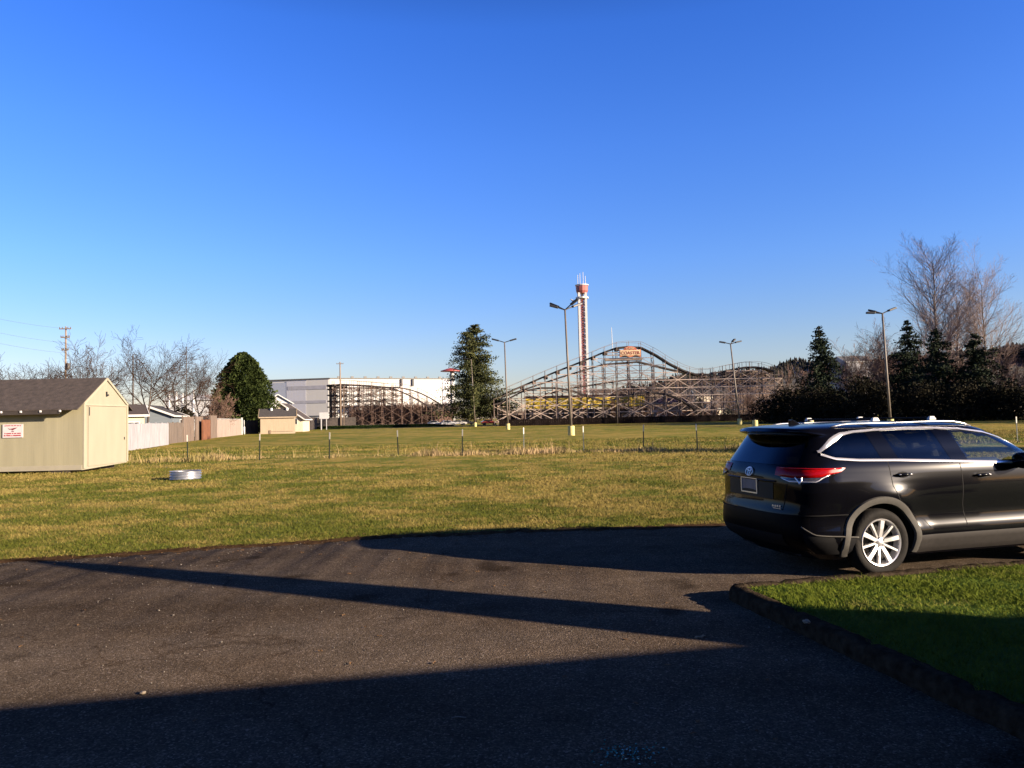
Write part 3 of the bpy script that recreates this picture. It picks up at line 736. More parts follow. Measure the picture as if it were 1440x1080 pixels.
    tg_o.data.materials.clear(); tg_o.data.materials.append(paint)
    tg = MB()
    path = [(0.66, 1.20), (0.62, 1.0), (0.60, 0.80)]
    for sg in (-1, 1):
        vs = []
        for k in range(13):
            z = 1.05 - 0.30 * k / 12; y = 0.66 - 0.05 * k / 12; vs += [rear(sg * (y - .004), z, 0.002), rear(sg * (y + .004), z, 0.002)]
        tg.add(vs, [(2 * k, 2 * k + 1, 2 * k + 3, 2 * k + 2) for k in range(12)])
    tg.build('tailgate_seam', black, T)
    rc_ = MB(); rc_.grid(lambda u, v: rear((2 * u - 1) * 0.46, 0.86 + 0.185 * v, 0.004), 20, 6)
    rc_.build('plate_recess', mat('recess_paint', (0.006, 0.006, 0.005), 0.5, var=0.2, scale=9, spec=0.2), T, True)
    pl = MB(); pl.box((0.050, 0.0, 0.985), (0.012, 0.315, 0.160)); p_o = pl.build('licence_plate', mat('plate_face', (0.13, 0.14, 0.18), 0.4, var=0.15, scale=18), T, bevel=0.004)
    pf = MB()
    for dy, dz, sy, sz in ((0, .083, .34, .014), (0, -.083, .34, .014), (.165, 0, .014, .166), (-.165, 0, .014, .166)): pf.box((0.047, dy, 0.985 + dz), (0.02, sy, sz))
    pf.build('plate_frame', chrome, p_o)
    em = MB(); ez = 1.150; ey = 0.0
    def ell(a, b, oz, rot=False):
        pts = []
        for k in range(25):
            t = 2 * PI * k / 24; y, z = a * math.cos(t), ez + oz + b * math.sin(t); q = rear(y, z, 0.014); pts.append(q)
        em.tube(pts, 0.0052, 6, False)
    ell(0.072, 0.050, 0); ell(0.022, 0.048, 0); ell(0.050, 0.018, 0.026)
    em.build('emblem', chrome, T, True)
    bd = MB()
    for k in range(4): bd.box(rear(-0.47 - 0.035 * k, 0.79, 0.006), (0.008, 0.024, 0.022))
    bd.box(rear(-0.53, 0.765, 0.006), (0.008, 0.16, 0.006)); bd.build('badge', chrome, T)
    # spoiler lip, high brake light, wiper, fin
    sp = MB(); sp.grid(lambda u, v: ((lambda q: (0.225 + 0.20 * abs(2 * u - 1) ** 3.5 - 0.055 * (1 - v), (2 * u - 1) * 0.665, 1.625 + 0.040 * v - 0.02 * abs(2 * u - 1) ** 3))(0)), 26, 3)
    sp.grid(lambda u, v: (0.17 + 0.20 * abs(2 * u - 1) ** 3.5 + 0.16 * v, (2 * u - 1) * 0.665, 1.622 - 0.035 * v - 0.02 * abs(2 * u - 1) ** 3), 26, 3)
    sp.build('spoiler', paint, T, 50)
    fn_ = MB(); fn_.prism([(0, 0), (0.17, 0), (0.05, 0.065), (0.0, 0.06)], lambda a, b: (0.62 + a, -0.016, 1.690 + b), lambda a, b: (0.62 + a, 0.016, 1.690 + b)); fn_.build('antenna_fin', paint, T, bevel=0.006)
    for cx in (1.35, 2.15):
        cb = MB(); cb.box((cx, 0, 1.742), (0.05, 1.24, 0.022)); c_o = cb.build('cross_bar', black, T, bevel=0.006)
        cb = MB()
        for sg in (-1, 1): cb.box((cx, sg * 0.612, 1.742), (0.11, 0.05, 0.045), top=0.6)
        cb.build('bar_clamp', m_white, c_o, bevel=0.008)
    # seats, wheel
    for sx, nme in ((2.45, 'front_seat'), (1.55, 'rear_seat')):
        for yy in (-0.40, 0.40):
            st = MB(); st.box((sx + 0.10, yy, 0.90), (0.52, 0.50, 0.16)); 
            st.beam((sx - 0.14, yy, 0.92), (sx - 0.30, yy, 1.36), 0.46, 0.12); st.beam((sx - 0.32, yy, 1.38), (sx - 0.35, yy, 1.56), 0.26, 0.10)
            st.build(nme, seatm, T, bevel=0.03)
    db = MB(); db.box((3.35, 0, 1.02), (0.5, 1.6, 0.22)); db.build('dashboard', black, T, bevel=0.05)
    swl = MB(); swl.tube([(2.98 + 0.06 * math.sin(t), 0.40 + 0.185 * math.cos(t), 1.08 + 0.17 * math.sin(t)) for t in np.linspace(0, 2 * PI, 25)], 0.016, 8, False); swl.build('steering_wheel', black, T, True)
    # wheels
    def wheel():
        wr = thing('wheel', None, None); wr.parent = T
        ty = MB(); ty.lathe([(0.262, -0.10), (0.285, -0.115), (0.325, -0.122), (0.350, -0.112), (0.368, -0.085), (0.375, -0.05), (0.370, -0.045), (0.370, -0.035), (0.376, -0.03), (0.377, 0.03), (0.368, 0.085), (0.35, 0.112), (0.30, 0.118), (0.262, 0.10)], 64, axis='y')
        ty.build('tyre', rubber, wr, 50)
        rm = MB(); rm.lathe([(0.263, -0.105), (0.258, -0.113), (0.247, -0.108), (0.240, -0.085), (0.232, 0.09)], 64, axis='y')
        for k in range(10):
            a = 2 * PI * k / 10 + 0.18; big = k % 2 == 0; w0, w1 = (0.036, 0.050) if big else (0.020, 0.024)
            ca, sa = math.cos(a), math.sin(a)
            for r_a, r_b, wa, wb, ya, yb in ((0.045, 0.15, w0, (w0 + w1) / 2, -0.083, -0.098), (0.15, 0.244, (w0 + w1) / 2, w1, -0.098, -0.104)):
                vs = []
                for rr, ww, yy in ((r_a, wa, ya), (r_b, wb, yb)):
                    for q, dy in ((-1, 0.0), (1, 0.0), (1, 0.035), (-1, 0.035)): vs.append((rr * ca - q * ww / 2 * sa, yy + dy + (0.004 if not big else 0), rr * sa + q * ww / 2 * ca))
                rm.add(vs, [(0, 3, 2, 1), (4, 5, 6, 7), (0, 1, 5, 4), (1, 2, 6, 5), (2, 3, 7, 6), (3, 0, 4, 7)])
        rm.lathe([(0.0, -0.092), (0.026, -0.091), (0.032, -0.086), (0.054, -0.080), (0.060, -0.06)], 32, axis='y')
        rim = rm.build('rim', alloy, wr, 40)
        lg = MB()
        for k in range(5):
            a = 2 * PI * k / 5 + 0.5; lg.lathe([(0.0, -0.092), (0.009, -0.092), (0.010, -0.075)], 10, (0.048 * math.cos(a), 0, 0.048 * math.sin(a)), axis='y')
        lg.build('lug_nut', m_dark, wr)
        bk = MB(); bk.lathe([(0.0, -0.02), (0.232, -0.02)], 40, axis='y'); bk.lathe([(0.0, -0.03), (0.15, -0.03), (0.155, 0.0)], 40, axis='y'); bk.build('brake_disc', well, wr)
        return wr
    w0 = wheel(); w0.location = (RH, -0.82, HZ)
    for s, sg in ((RH, 1), (FH, -1), (FH, 1)):
        c = copy_tree(w0, T); c.location = (s, sg * 0.82, HZ); c.rotation_euler = (0, 0, PI if sg > 0 else 0)
suv()

# ------------------------------------------------------------------ cream storage shed, sign, fire ring
def shed():
    base = Vector((-18.05, 31.35, 0)); rz = math.atan2(-0.10, 3.3) * 1.0     # gable wall recedes slightly
    T = thing('storage_shed', 'long cream plywood shed with brown roof and boarded gable end', 'shed', base, R(1.2))
    L, D, hw, hr = 9.0, 3.75, 2.86, 3.98
    front = mat('cream_siding', (0.365, 0.335, 0.215), 0.75, var=0.10, scale=1.2, stretch=(2.2, 2.2, 0.25))
    for mm, dr in ((front, 'X'),):
        t = mm.node_tree; b = t.nodes['Principled BSDF']; tc = t.nodes.new('ShaderNodeTexCoord')
        sx = t.nodes.new('ShaderNodeSeparateXYZ'); t.links.new(tc.outputs['Object'], sx.inputs[0])
        fr = math_(t, 'FRACT', math_(t, 'MULTIPLY', sx.outputs[0], 4.9), 0)
        hgt = math_(t, 'GREATER_THAN', fr, 0.10)
        bp = t.nodes.new('ShaderNodeBump'); bp.inputs['Strength'].default_value = 0.3; bp.inputs['Distance'].default_value = 0.01
        t.links.new(hgt, bp.inputs['Height']); t.links.new(bp.outputs[0], b.inputs['Normal'])
    gable = mat('cream_gable', (0.345, 0.315, 0.232), 0.7, var=0.05, scale=1.2, stretch=(2, 2, 0.5))
    mb = MB(); mb.prism([(0, 0.06), (D, 0.16), (D, hw), (D / 2, hr - 0.06), (0, hw)], lambda a, b: (0, a, b), lambda a, b: (-L, a, b)); mb.build('wall', front, T)
    mb = MB(); mb.prism([(0.01, 0.07), (D - 0.01, 0.17), (D - 0.01, hw - 0.02), (D / 2, hr - 0.08), (0.01, hw - 0.02)], lambda a, b: (0.004, a, b), lambda a, b: (0.02, a, b)); mb.build('gable_wall', gable, T)
    # roof slabs with overhang
    mb = MB(); ov = 0.48; sl = (hr - hw) / (D / 2)
    for sg in (-1, 1):
        e = (-ov if sg < 0 else D + ov, hw - ov * sl)
        q = [(D / 2, hr), e, (e[0], e[1] + 0.05), (D / 2, hr + 0.055)]
        mb.prism(q, lambda a, b: (0.05, a, b), lambda a, b: (-L - 0.2, a, b))
    rf = mb.build('roof', m_roof, T)
    mb = MB()
    for k in range(11):
        x = -0.66 - k * 0.80; mb.beam((x, 0.10, hw + 0.03), (x, -ov + 0.02, hw - ov * sl - 0.035 + 0.03), 0.05, 0.10)
    mb.build('rafter_tail', m_dwood, rf)
    mb = MB()
    for k in range(11): x = -0.66 - k * 0.80; mb.box((x, -ov - 0.0, hw - ov * sl - 0.03), (0.08, 0.05, 0.09))
    mb.build('rafter_end', m_white, rf, bevel=0.012)
    mb = MB(); mb.box((-L / 2 - 0.35, -ov + 0.03, hw - ov * sl - 0.07), (L - 0.7, 0.035, 0.17)); mb.build('fascia', m_dwood, rf)
    trim = mat('cream_trim', (0.39, 0.355, 0.262), 0.65, var=0.05)
    mb = MB()
    for a, b in (((0.02, hw - 0.02), (D / 2, hr)), ((D - 0.02, hw - 0.02), (D / 2, hr))): mb.beam((0.060, a[0], a[1]), (0.060, b[0], b[1]), 0.04, 0.10)
    mb.box((0.045, 0.06, 1.5), (0.05, 0.12, 2.75)); mb.box((0.045, D - 0.05, 1.55), (0.05, 0.10, 2.65)); mb.box((0.045, D / 2, hw - 0.06), (0.045, D - 0.25, 0.07))
    mb.build('trim', trim, T)
    mb = MB(); mb.box((0.040, D / 2 + 0.05, 1.47), (0.03, D - 0.62, 2.55)); d = mb.build('door', gable, T)
    mb = MB(); mb.box((0.050, 0.42, 2.52), (0.04, 0.05, 0.36)); mb.box((0.05, D - 0.35, 1.3), (0.05, 0.06, 0.12)); mb.build('hinge', m_dark, d)
    mb = MB(); mb.box((0.04, D / 2 - 0.02, 3.30), (0.05, 0.07, 0.22)); mb.box((0.05, D / 2 + 0.04, 3.26), (0.06, 0.16, 0.06)); mb.build('bracket', m_dark, T)
    mb = MB(); mb.box((-L / 2, -0.012, 0.17), (L - 0.02, 0.03, 0.20)); mb.build('skirt_board', trim, T)
    # skids under the shed and gaps between
    mb = MB()
    for x in (-1.0, -4.5, -8.0): mb.box((x, D / 2, 0.03), (0.9, D - 0.1, 0.16))
    mb.build('skid', m_dwood, T)
    # red and white notice fixed to the wall
    p = Vector((-18.05 - 2.96, 31.35, 2.0))
    G = thing('warning_sign', 'small white notice with red lettering on the shed side wall', 'sign', (base.x - 2.86, base.y - 0.09, 1.48), R(1.2))
    mb = MB(); mb.box((0, 0, 0.28), (0.84, 0.02, 0.56)); mb.build('sign_panel', mat('sign_white', (0.72, 0.66, 0.66), 0.5, var=0.05), G)
    rm_ = mat('sign_red', (0.45, 0.06, 0.07), 0.5, var=0.2, scale=20); mb = MB(); rr = random.Random(4)
    for z, x0, x1, h in ((0.50, -0.34, 0.34, 0.035), (0.175, -0.33, 0.33, 0.045), (0.09, -0.36, 0.36, 0.05)):
        x = x0
        while x < x1:
            ww = rr.uniform(0.02, 0.05); mb.box((x + ww / 2, -0.013, z + rr.uniform(-.004, .004)), (ww, 0.006, h)); x += ww + rr.choice((0.012, 0.012, 0.035))
    mb.build('lettering', rm_, G)
    mb = MB(); mb.prism([(-0.20, .40), (-.12, .37), (-.02, .385), (.10, .41), (.20, .42), (.10, .36), (.05, .335), (-.02, .30), (-.05, .34), (-.14, .34)], lambda a, b: (a, -0.011, b), lambda a, b: (a, -0.016, b)); mb.box((0, -0.013, 0.26), (0.10, 0.006, 0.03))
    mb.build('pictogram', mat('sign_maroon', (0.22, 0.04, 0.06), 0.5, var=0.2), G)
shed()
def fire_ring():
    p = gp(261, 673)
    T = thing('fire_ring', 'low corrugated metal fire ring standing on the grass', 'fire ring', p)
    prof = []
    for k in range(41):
        z = 0.27 * k / 40; prof.append((0.50 + 0.022 * math.cos(2 * PI * k / 40 * 3), z))
    inner = [(r - 0.012, z) for r, z in reversed(prof)]
    mb = MB(); mb.lathe(prof + inner, 56, close=True); mb.build('ring', mat('galvanised', (0.42, 0.43, 0.45), 0.38, 0.85, var=0.2, scale=6), T, 60)
    mb = MB(); mb.lathe([(0.0, 0.03), (0.49, 0.03)], 32); mb.build('ash', mat('ash', (0.04, 0.038, 0.036), 0.95, var=0.5, scale=20, bump=1.0), T)
fire_ring()

# ------------------------------------------------------------------ green steel fence posts
def posts():
    green = mat('green_steel', (0.020, 0.032, 0.020), 0.55, var=0.3, scale=12); tip = mat('white_tip', (0.70, 0.66, 0.56), 0.6, var=0.1, scale=14)
    mb = MB(); mb.beam((0, 0, -0.1), (0, 0, 1.02), 0.055, 0.012); mb.beam((0, 0.02, -0.1), (0, 0.02, 1.02), 0.012, 0.045)
    T = thing('fence_post', None, 'fence post', group='steel fence posts across the field'); mb.build('post', green, T)
    mb = MB(); mb.beam((0, 0, 1.02), (0, 0, 1.36), 0.057, 0.014); mb.beam((0, 0.02, 1.02), (0, 0.02, 1.36), 0.014, 0.045); mb.build('tip', tip, T)
    data = [(264, 648, 'white tipped post nearest the cream shed, before the brown fence boards'), (365, 647, 'white tipped fence post in front of the small tan shed'),
            (463, 646, 'white tipped fence post below the small white sign board'), (560, 641, 'white tipped fence post below the crest of the left coaster hill'),
            (650, 641, 'white tipped fence post just left of the big pine and its lamp post'), (737, 637, 'white tipped fence post with a weed clump, left of the tallest lamp post'),
            (821, 634, 'white tipped fence post just right of the tallest lamp post'), (905, 633, 'thin tipped fence post in front of the coaster sign hill'),
            (981, 632, 'thin tipped fence post standing left of the black car'), (1431, 621, 'white tipped fence post seen past the windscreen of the black car')]
    for i, (px, py, lab) in enumerate(data):
        o = T if i == 0 else copy_tree(T)
        p = gp(px, py); o.location = (p.x, p.y, -0.03); o.rotation_euler = (R(random.uniform(-2, 2)), R(random.uniform(-2, 2)), R(random.uniform(-25, 25))); o['label'] = lab
posts()

# ------------------------------------------------------------------ lamp posts
def lamp(px, py_base, py_top, d, label, heads, lean=0.0, base=True, rz=0.0):
    p = gx(px, d)
    top = at(px, py_top, d).z
    T = thing('lamp_post', label, 'lamp post', (p.x, p.y, 0), rz, 'parking lot lamp posts in the field')
    k = d / 75.0
    if base:
        mb = MB(); mb.lathe([(0.0, 0.92), (0.29, 0.92), (0.32, 0.88), (0.33, 0.0), (0.33, -0.2)], 20); b = mb.build('base', m_yconc, T, 40)
    mb = MB(); tx = -lean
    mb.tube([(0, 0, 0.5), (tx * 0.5, 0, top * 0.5), (tx, 0, top)], [0.125 + 0.012 * k, 0.105 + 0.01 * k, 0.075 + 0.012 * k], 10); mb.build('pole', m_pole2, T, True)
    for (ax, az, l, ang) in heads:
        dx, dy = math.cos(ang), math.sin(ang)
        mb = MB(); e = (tx + dx * l * 0.45, dy * l * 0.45, top + az * 0.45)
        mb.tube([(tx, 0, top - 0.05), e], 0.05 + 0.01 * k, 6)
        h = mb.build('arm', m_dark, T)
        mb = MB(); mb.beam(e, (tx + dx * l, dy * l, top + az), 0.42, 0.16 + 0.04 * k); mb.build('lamp_head', m_dark, h, bevel=0.04)
m_pole2 = mat('lamp_pole_paint', (0.15, 0.125, 0.10), 0.6, var=0.3, scale=2, stretch=(1, 1, 0.5))
four = [(0, 0.45, 1.5, R(178)), (0, 0.75, 1.6, R(150)), (0, 0.95, 1.35, R(-20)), (0, 0.7, 2.0, R(30))]
lamp(803, 612, 435, 73.5, 'tallest four headed lamp post on a yellow base mid field', four, 0.33)
lamp(714, 604, 481, 116.8, 'two armed lamp post on a yellow base right of the big pine', [(0, 0.55, 2.0, R(176)), (0, 0.5, 1.9, R(6))], 0.25)
lamp(668, 600, 505, 166, 'thin lamp post on a yellow base in front of the big pine', [(0, 0.3, 1.8, R(170))], 0.62)
lamp(1040, 597, 483, 115.6, 'lamp post with spread heads before the right coaster hill', [(0, 0.35, 1.7, R(175)), (0, 0.75, 1.2, R(40)), (0, 0.4, 1.8, R(10))], 1.0)
lamp(1252, 588, 440, 78, 'lamp post rising behind the roof of the black car', [(0, 0.1, 1.6, R(172)), (0, 0.45, 1.35, R(140)), (0, 0.55, 1.55, R(8))], 0.35)
lamp(918, 594, 546, 170, 'short lamp post with pale base before the coaster', [(0, 0.1, 1.2, R(178))], 0.15)
def stub(px, py, label):
    p = gp(px, py); T = thing('pole_base', label, 'pole base', (p.x, p.y, 0), 0, 'yellow concrete pole bases')
    mb = MB(); mb.lathe([(0.0, 0.92), (0.28, 0.92), (0.32, 0.88), (0.33, 0.0)], 20); mb.build('drum', m_yconc, T, 40)
    mb = MB(); mb.tube([(0, 0, 0.9), (0, 0, 1.02)], 0.1, 8); mb.build('cap', m_dark, T)
stub(1062, 602, 'bare yellow concrete pole base behind the rear spoiler of the black car')
stub(1140, 604, 'pole base showing just above the roof of the black car')
def gull():
    d = 73.5; p = at(807, 423.5, d)
    mb = MB(); o = p
    pr = [(-0.30, 0.00, .01), (-0.2, 0.02, .05), (-0.05, 0.04, .10), (0.1, 0.08, .105), (0.2, 0.15, .07), (0.26, 0.22, .062), (0.31, 0.235, .055), (0.36, 0.22, .02), (0.42, 0.21, .006)]
    mb.tube([(a, 0, b + 0.08) for a, b, r in pr], [r for a, b, r in pr], 10)
    T = thing('gull', 'small gull perched on the tallest lamp post', 'bird', (p.x, p.y, p.z - 0.15), R(200))
    mb.build('body', mat('gull_feathers', (0.45, 0.46, 0.48), 0.8, var=0.3, scale=5), T, True)
    mb = MB()
    for s in (-1, 1): mb.tube([(0.05, 0.04 * s, 0.1), (0.05, 0.04 * s, -0.05)], 0.008, 5)
    mb.build('leg', m_dark, T)
gull()

# ------------------------------------------------------------------ vegetation
def grow(mbs, p, d, ln, rad, lev, cfg, rnd):
    nseg = cfg['seg'][lev]; pts = [p.copy()]; rads = [rad]; q = p.copy(); dd = d.copy()
    for i in range(nseg):
        j = cfg['jit'][lev]
        dd = (dd + Vector((rnd.gauss(0, j), rnd.gauss(0, j), rnd.gauss(0, j * 0.6) + cfg['up'][lev]))).normalized()
        q = q + dd * ln / nseg; pts.append(q.copy()); rads.append(max(cfg['rmin'], rad * (1 - 0.82 * (i + 1) / nseg)))
    mbs[min(lev, 1) if lev < 2 else 1].tube(pts, rads, 6 if lev == 0 else (4 if lev == 1 else 3), False)
    if lev + 1 >= len(cfg['seg']): return
    n = cfg['kids'][lev]
    for k in range(n):
        t = cfg['from'][lev] + (1 - cfg['from'][lev]) * (k + rnd.random()) / n
        f = t * nseg; i = min(int(f), nseg - 1); b = pts[i].lerp(pts[i + 1], f - i); ax = (pts[i + 1] - pts[i]).normalized()
        o = ax.orthogonal().normalized(); o.rotate(Matrix.Rotation(rnd.uniform(0, 2 * PI), 3, ax))
        an = R(cfg['ang'][lev]) * rnd.uniform(0.7, 1.25)
        nd = ax * math.cos(an) + o * math.sin(an)
        l = ln * cfg['len'][lev] * (1 - cfg['taper'][lev] * t) * rnd.uniform(0.7, 1.2)
        grow(mbs, b, nd, l, rads[i] * cfg['rk'][lev], lev + 1, cfg, rnd)
def bare_tree(loc, h, label, cfg, seed, mt=None, mc=None, group=None, name='bare_tree', stems=1, cat='tree'):
    rnd = random.Random(seed); a, b = MB(), MB()
    for s in range(stems):
        d = Vector((rnd.gauss(0, 0.12 + 0.2 * (stems > 1)), rnd.gauss(0, 0.12 + 0.2 * (stems > 1)), 1)).normalized() if stems > 1 else Vector((rnd.gauss(0, .03), rnd.gauss(0, .03), 1)).normalized()
        grow((a, b), Vector((rnd.gauss(0, .2) * (stems > 1), rnd.gauss(0, .2) * (stems > 1), -0.2)), d, h * (rnd.uniform(0.8, 1) if stems > 1 else 1), h * cfg['r0'], 0, cfg, rnd)
    T = thing(name, label, cat, loc, rnd.uniform(0, 6), group)
    a.build('trunk', mt or m_bark, T, fix=False); b.build('crown', mc or m_twig, T, fix=False)
    return T
POPLAR = dict(seg=[10, 6, 4, 2], kids=[48, 14, 9], jit=[0.02, 0.05, 0.10, 0.13], up=[0.03, 0.10, 0.06, 0.04], ang=[50, 34, 38], len=[0.48, 0.45, 0.5], taper=[0.45, 0.4, 0.3], rk=[0.5, 0.55, 0.6], rmin=0.009, r0=0.011)
POPLAR['from'] = [0.30, 0.12, 0.15]
ORCH = dict(seg=[4, 6, 5, 3], kids=[13, 12, 8], jit=[0.10, 0.12, 0.15, 0.2], up=[0.0, 0.05, 0.06, 0.05], ang=[55, 48, 45], len=[0.95, 0.5, 0.5], taper=[0.25, 0.3, 0.3], rk=[0.62, 0.5, 0.55], rmin=0.0125, r0=0.022)
ORCH['from'] = [0.35, 0.2, 0.15]
BRUSH = dict(seg=[4, 4, 3, 2], kids=[13, 9, 6], jit=[0.10, 0.12, 0.15, 0.2], up=[0.04, 0.06, 0.05, 0.04], ang=[34, 36, 38], len=[0.48, 0.5, 0.5], taper=[0.35, 0.3, 0.3], rk=[0.6, 0.55, 0.6], rmin=0.016, r0=0.010)
BRUSH['from'] = [0.12, 0.15, 0.15]

def leaf_cloud(mb, rnd, pos, n, spread, size, droop=0.0):
    for _ in range(n):
        c = pos + Vector((rnd.gauss(0, spread), rnd.gauss(0, spread), rnd.gauss(0, spread * 0.7)))
        a = Vector((rnd.gauss(0, 1), rnd.gauss(0, 1), rnd.gauss(0, 0.6) - droop)).normalized(); b = a.orthogonal().normalized()
        b.rotate(Matrix.Rotation(rnd.uniform(0, 6.3), 3, a)); s = size * rnd.uniform(0.6, 1.3)
        a = a * s; b = b * s * 0.38
        mb.add([c - a * 0.2 - b * 0.6, c + a * 0.3 - b, c + a, c + a * 0.3 + b, c - a * 0.2 + b * 0.6][:4] if False else [c - b * 0.7, c + a * 0.45 - b, c + a, c + a * 0.45 + b], [(0, 1, 2, 3)])
def conifer(loc, h, wd, label, seed, m, name='conifer_tree', low=0.08, ragged=0.25, lift=-0.25, dens=1.0, prof=None, group=None, leaf=0.34):
    rnd = random.Random(seed); t, c, br = MB(), MB(), MB()
    t.tube([(0, 0, -0.3), (rnd.gauss(0, .1), 0, h * 0.5), (0, 0, h)], [h * 0.017, h * 0.010, 0.03], 8)
    prof = prof or (lambda f: (1 - f) ** 0.85)
    nl = int(h * 2.1); 
    for i in range(nl):
        f = low + (1 - low) * (i + rnd.random() * 0.8) / nl; z = f * h
        rr = wd / 2 * prof((f - low) / (1 - low))
        for k in range(rnd.randint(4, 6)):
            a = rnd.uniform(0, 2 * PI); l = rr * rnd.uniform(1 - ragged * 1.6, 1 + ragged * 0.7)
            if rnd.random() < 0.07: l *= 1.25
            if l < 0.25: l = 0.25
            e = Vector((math.cos(a) * l, math.sin(a) * l, z + l * lift + 0.25 * l * max(0, f - 0.7)))
            p0 = Vector((0, 0, z)); br.tube([p0, p0.lerp(e, 0.5) + Vector((0, 0, 0.06 * l)), e], [0.05 + 0.012 * l, 0.04, 0.015], 3, False)
            n = max(2, int(l * 3.2 * dens))
            for q in range(n):
                u = (q + 0.6 + rnd.random() * 0.5) / n; pt = p0.lerp(e, min(1.04, 0.12 + 0.9 * u)) + Vector((0, 0, 0.06 * l * math.sin(PI * min(1, u))))
                leaf_cloud(c, rnd, pt, 5, 0.11 * l * 0.6 + 0.10, leaf * rnd.uniform(0.8, 1.2), 0.35)
    leaf_cloud(c, rnd, Vector((0, 0, h - 0.3)), 14, 0.18, leaf)
    T = thing(name, label, 'tree', loc, rnd.uniform(0, 6), group)
    tr = t.build('trunk', m_bark, T, True, fix=False); br.build('branches', m_bark, T, fix=False); c.build('crown', m, T, fix=False)
    return T
m_pine = foliage_mat('pine_needles', (0.018, 0.027, 0.010), (0.085, 0.088, 0.032), 0.35, 0.1)
m_fir = foliage_mat('fir_needles', (0.008, 0.014, 0.008), (0.026, 0.036, 0.020), 0.6, 0.05)
m_holly = foliage_mat('evergreen_leaves', (0.010, 0.018, 0.005), (0.050, 0.068, 0.018), 0.55, 0.08)
m_bramble = foliage_mat('bramble_leaves', (0.008, 0.009, 0.006), (0.028, 0.024, 0.014), 0.6, 0.03)
m_greenbush = foliage_mat('shrub_leaves', (0.02, 0.03, 0.012), (0.07, 0.075, 0.03), 0.8)

def height(px, py, d): return at(px, py, d).z
# the big pine in the middle
def pine_prof(f): return float(np.interp(f, [0, 0.05, 0.16, 0.26, 0.33, 0.45, 0.52, 0.62, 0.75, 0.88, 1], [0.80, 1.0, 0.92, 1.0, 0.72, 0.82, 0.56, 0.62, 0.42, 0.34, 0.10]))
conifer(gx(668, 172), height(671, 457, 172), 16.5, 'tall shaggy pine standing alone in the middle of the field', 21, m_pine, 'pine_tree', 0.07, 0.42, 0.04, 2.4, pine_prof, leaf=0.36)
# conifers on the right
def fir_prof(f): return (1 - f) ** 0.72 * (0.85 + 0.15 * math.sin(f * 34))
conifer(gx(1157, 124), height(1157, 458, 124), 12.0, 'dark narrow fir left of the lamp post behind the car', 31, m_fir, 'fir_tree', 0.05, 0.32, -0.22, 2.0, fir_prof)
conifer(gx(1281, 128), height(1281, 450, 128), 11.5, 'dark fir just right of the lamp post behind the car', 32, m_fir, 'fir_tree', 0.05, 0.36, -0.15, 2.0, fir_prof)
conifer(gx(1322, 120), height(1322, 462, 120), 13.5, 'dark fir below the tall bare poplar', 33, m_fir, 'fir_tree', 0.05, 0.36, -0.12, 2.0, fir_prof)
conifer(gx(1375, 118), height(1375, 468, 118), 14.0, 'dark fir right of the tall bare poplar', 34, m_fir, 'fir_tree', 0.05, 0.36, -0.15, 2.0, fir_prof)
# tall bare trees on the right
bare_tree(gx(1324, 142), height(1324, 345, 142) * 0.91, 'tallest bare poplar rising above the right hand firs', POPLAR, 41, m_pbark, m_ptwig, name='poplar_tree')
bare_tree(gx(1388, 150), height(1392, 390, 150) * 0.95, 'second tall bare poplar, at the right edge of the firs', POPLAR, 42, m_pbark, m_ptwig, name='poplar_tree')
bare_tree(gx(1350, 155), height(1350, 415, 155), 'shorter bare poplar between the two tall ones', POPLAR, 48, m_pbark, m_ptwig, name='poplar_tree')
for i, (px, top, d, lab) in enumerate([(1194, 492, 130, 'bare brown tree just right of the narrow dark fir'), (1222, 472, 134, 'bare tree left of the lamp post behind the car'),
                                       (1250, 455, 136, 'bare tree directly behind the right hand lamp post'), (1268, 462, 132, 'bare tree right of the lamp post behind the car'),
                                       (1300, 462, 140, 'bare tree between the two middle firs'), (1408, 470, 135, 'low bare tree at the right edge of the picture'),
                                       (1436, 500, 128, 'small bare tree cut by the right edge of the picture'), (1118, 505, 140, 'small bare tree left of the narrow dark fir'), (1205, 478, 145, 'bare tree behind the pale grey building'), (1238, 452, 150, 'tall bare tree left of the lamp post, furthest back'), (1398, 478, 124, 'bushy bare tree below the second poplar')]):
    bare_tree(gx(px, d), height(px, top, d) * 0.80, lab, BRUSH, 50 + i, m_pbark, m_rtwig, stems=4 if i % 2 else 3, group='bare trees on the right')
# bare trees behind the shed
for i, (px, top, d, lab) in enumerate([(40, 492, 78, 'small bare tree above the left end of the shed roof'), (97, 482, 82, 'spreading bare tree above the middle of the shed roof'), (150, 485, 86, 'bare tree above the shed gable'),
                                       (205, 470, 90, 'broad bare tree behind the blue grey house'), (246, 484, 100, 'bare tree above the dark hedge and white posts'), (283, 505, 115, 'thin bare tree left of the round evergreen')]):
    t = bare_tree(gx(px, d), height(px, top, d) * 0.62, lab, ORCH, 70 + i, m_bark, m_dtwig, group='bare garden trees on the left')
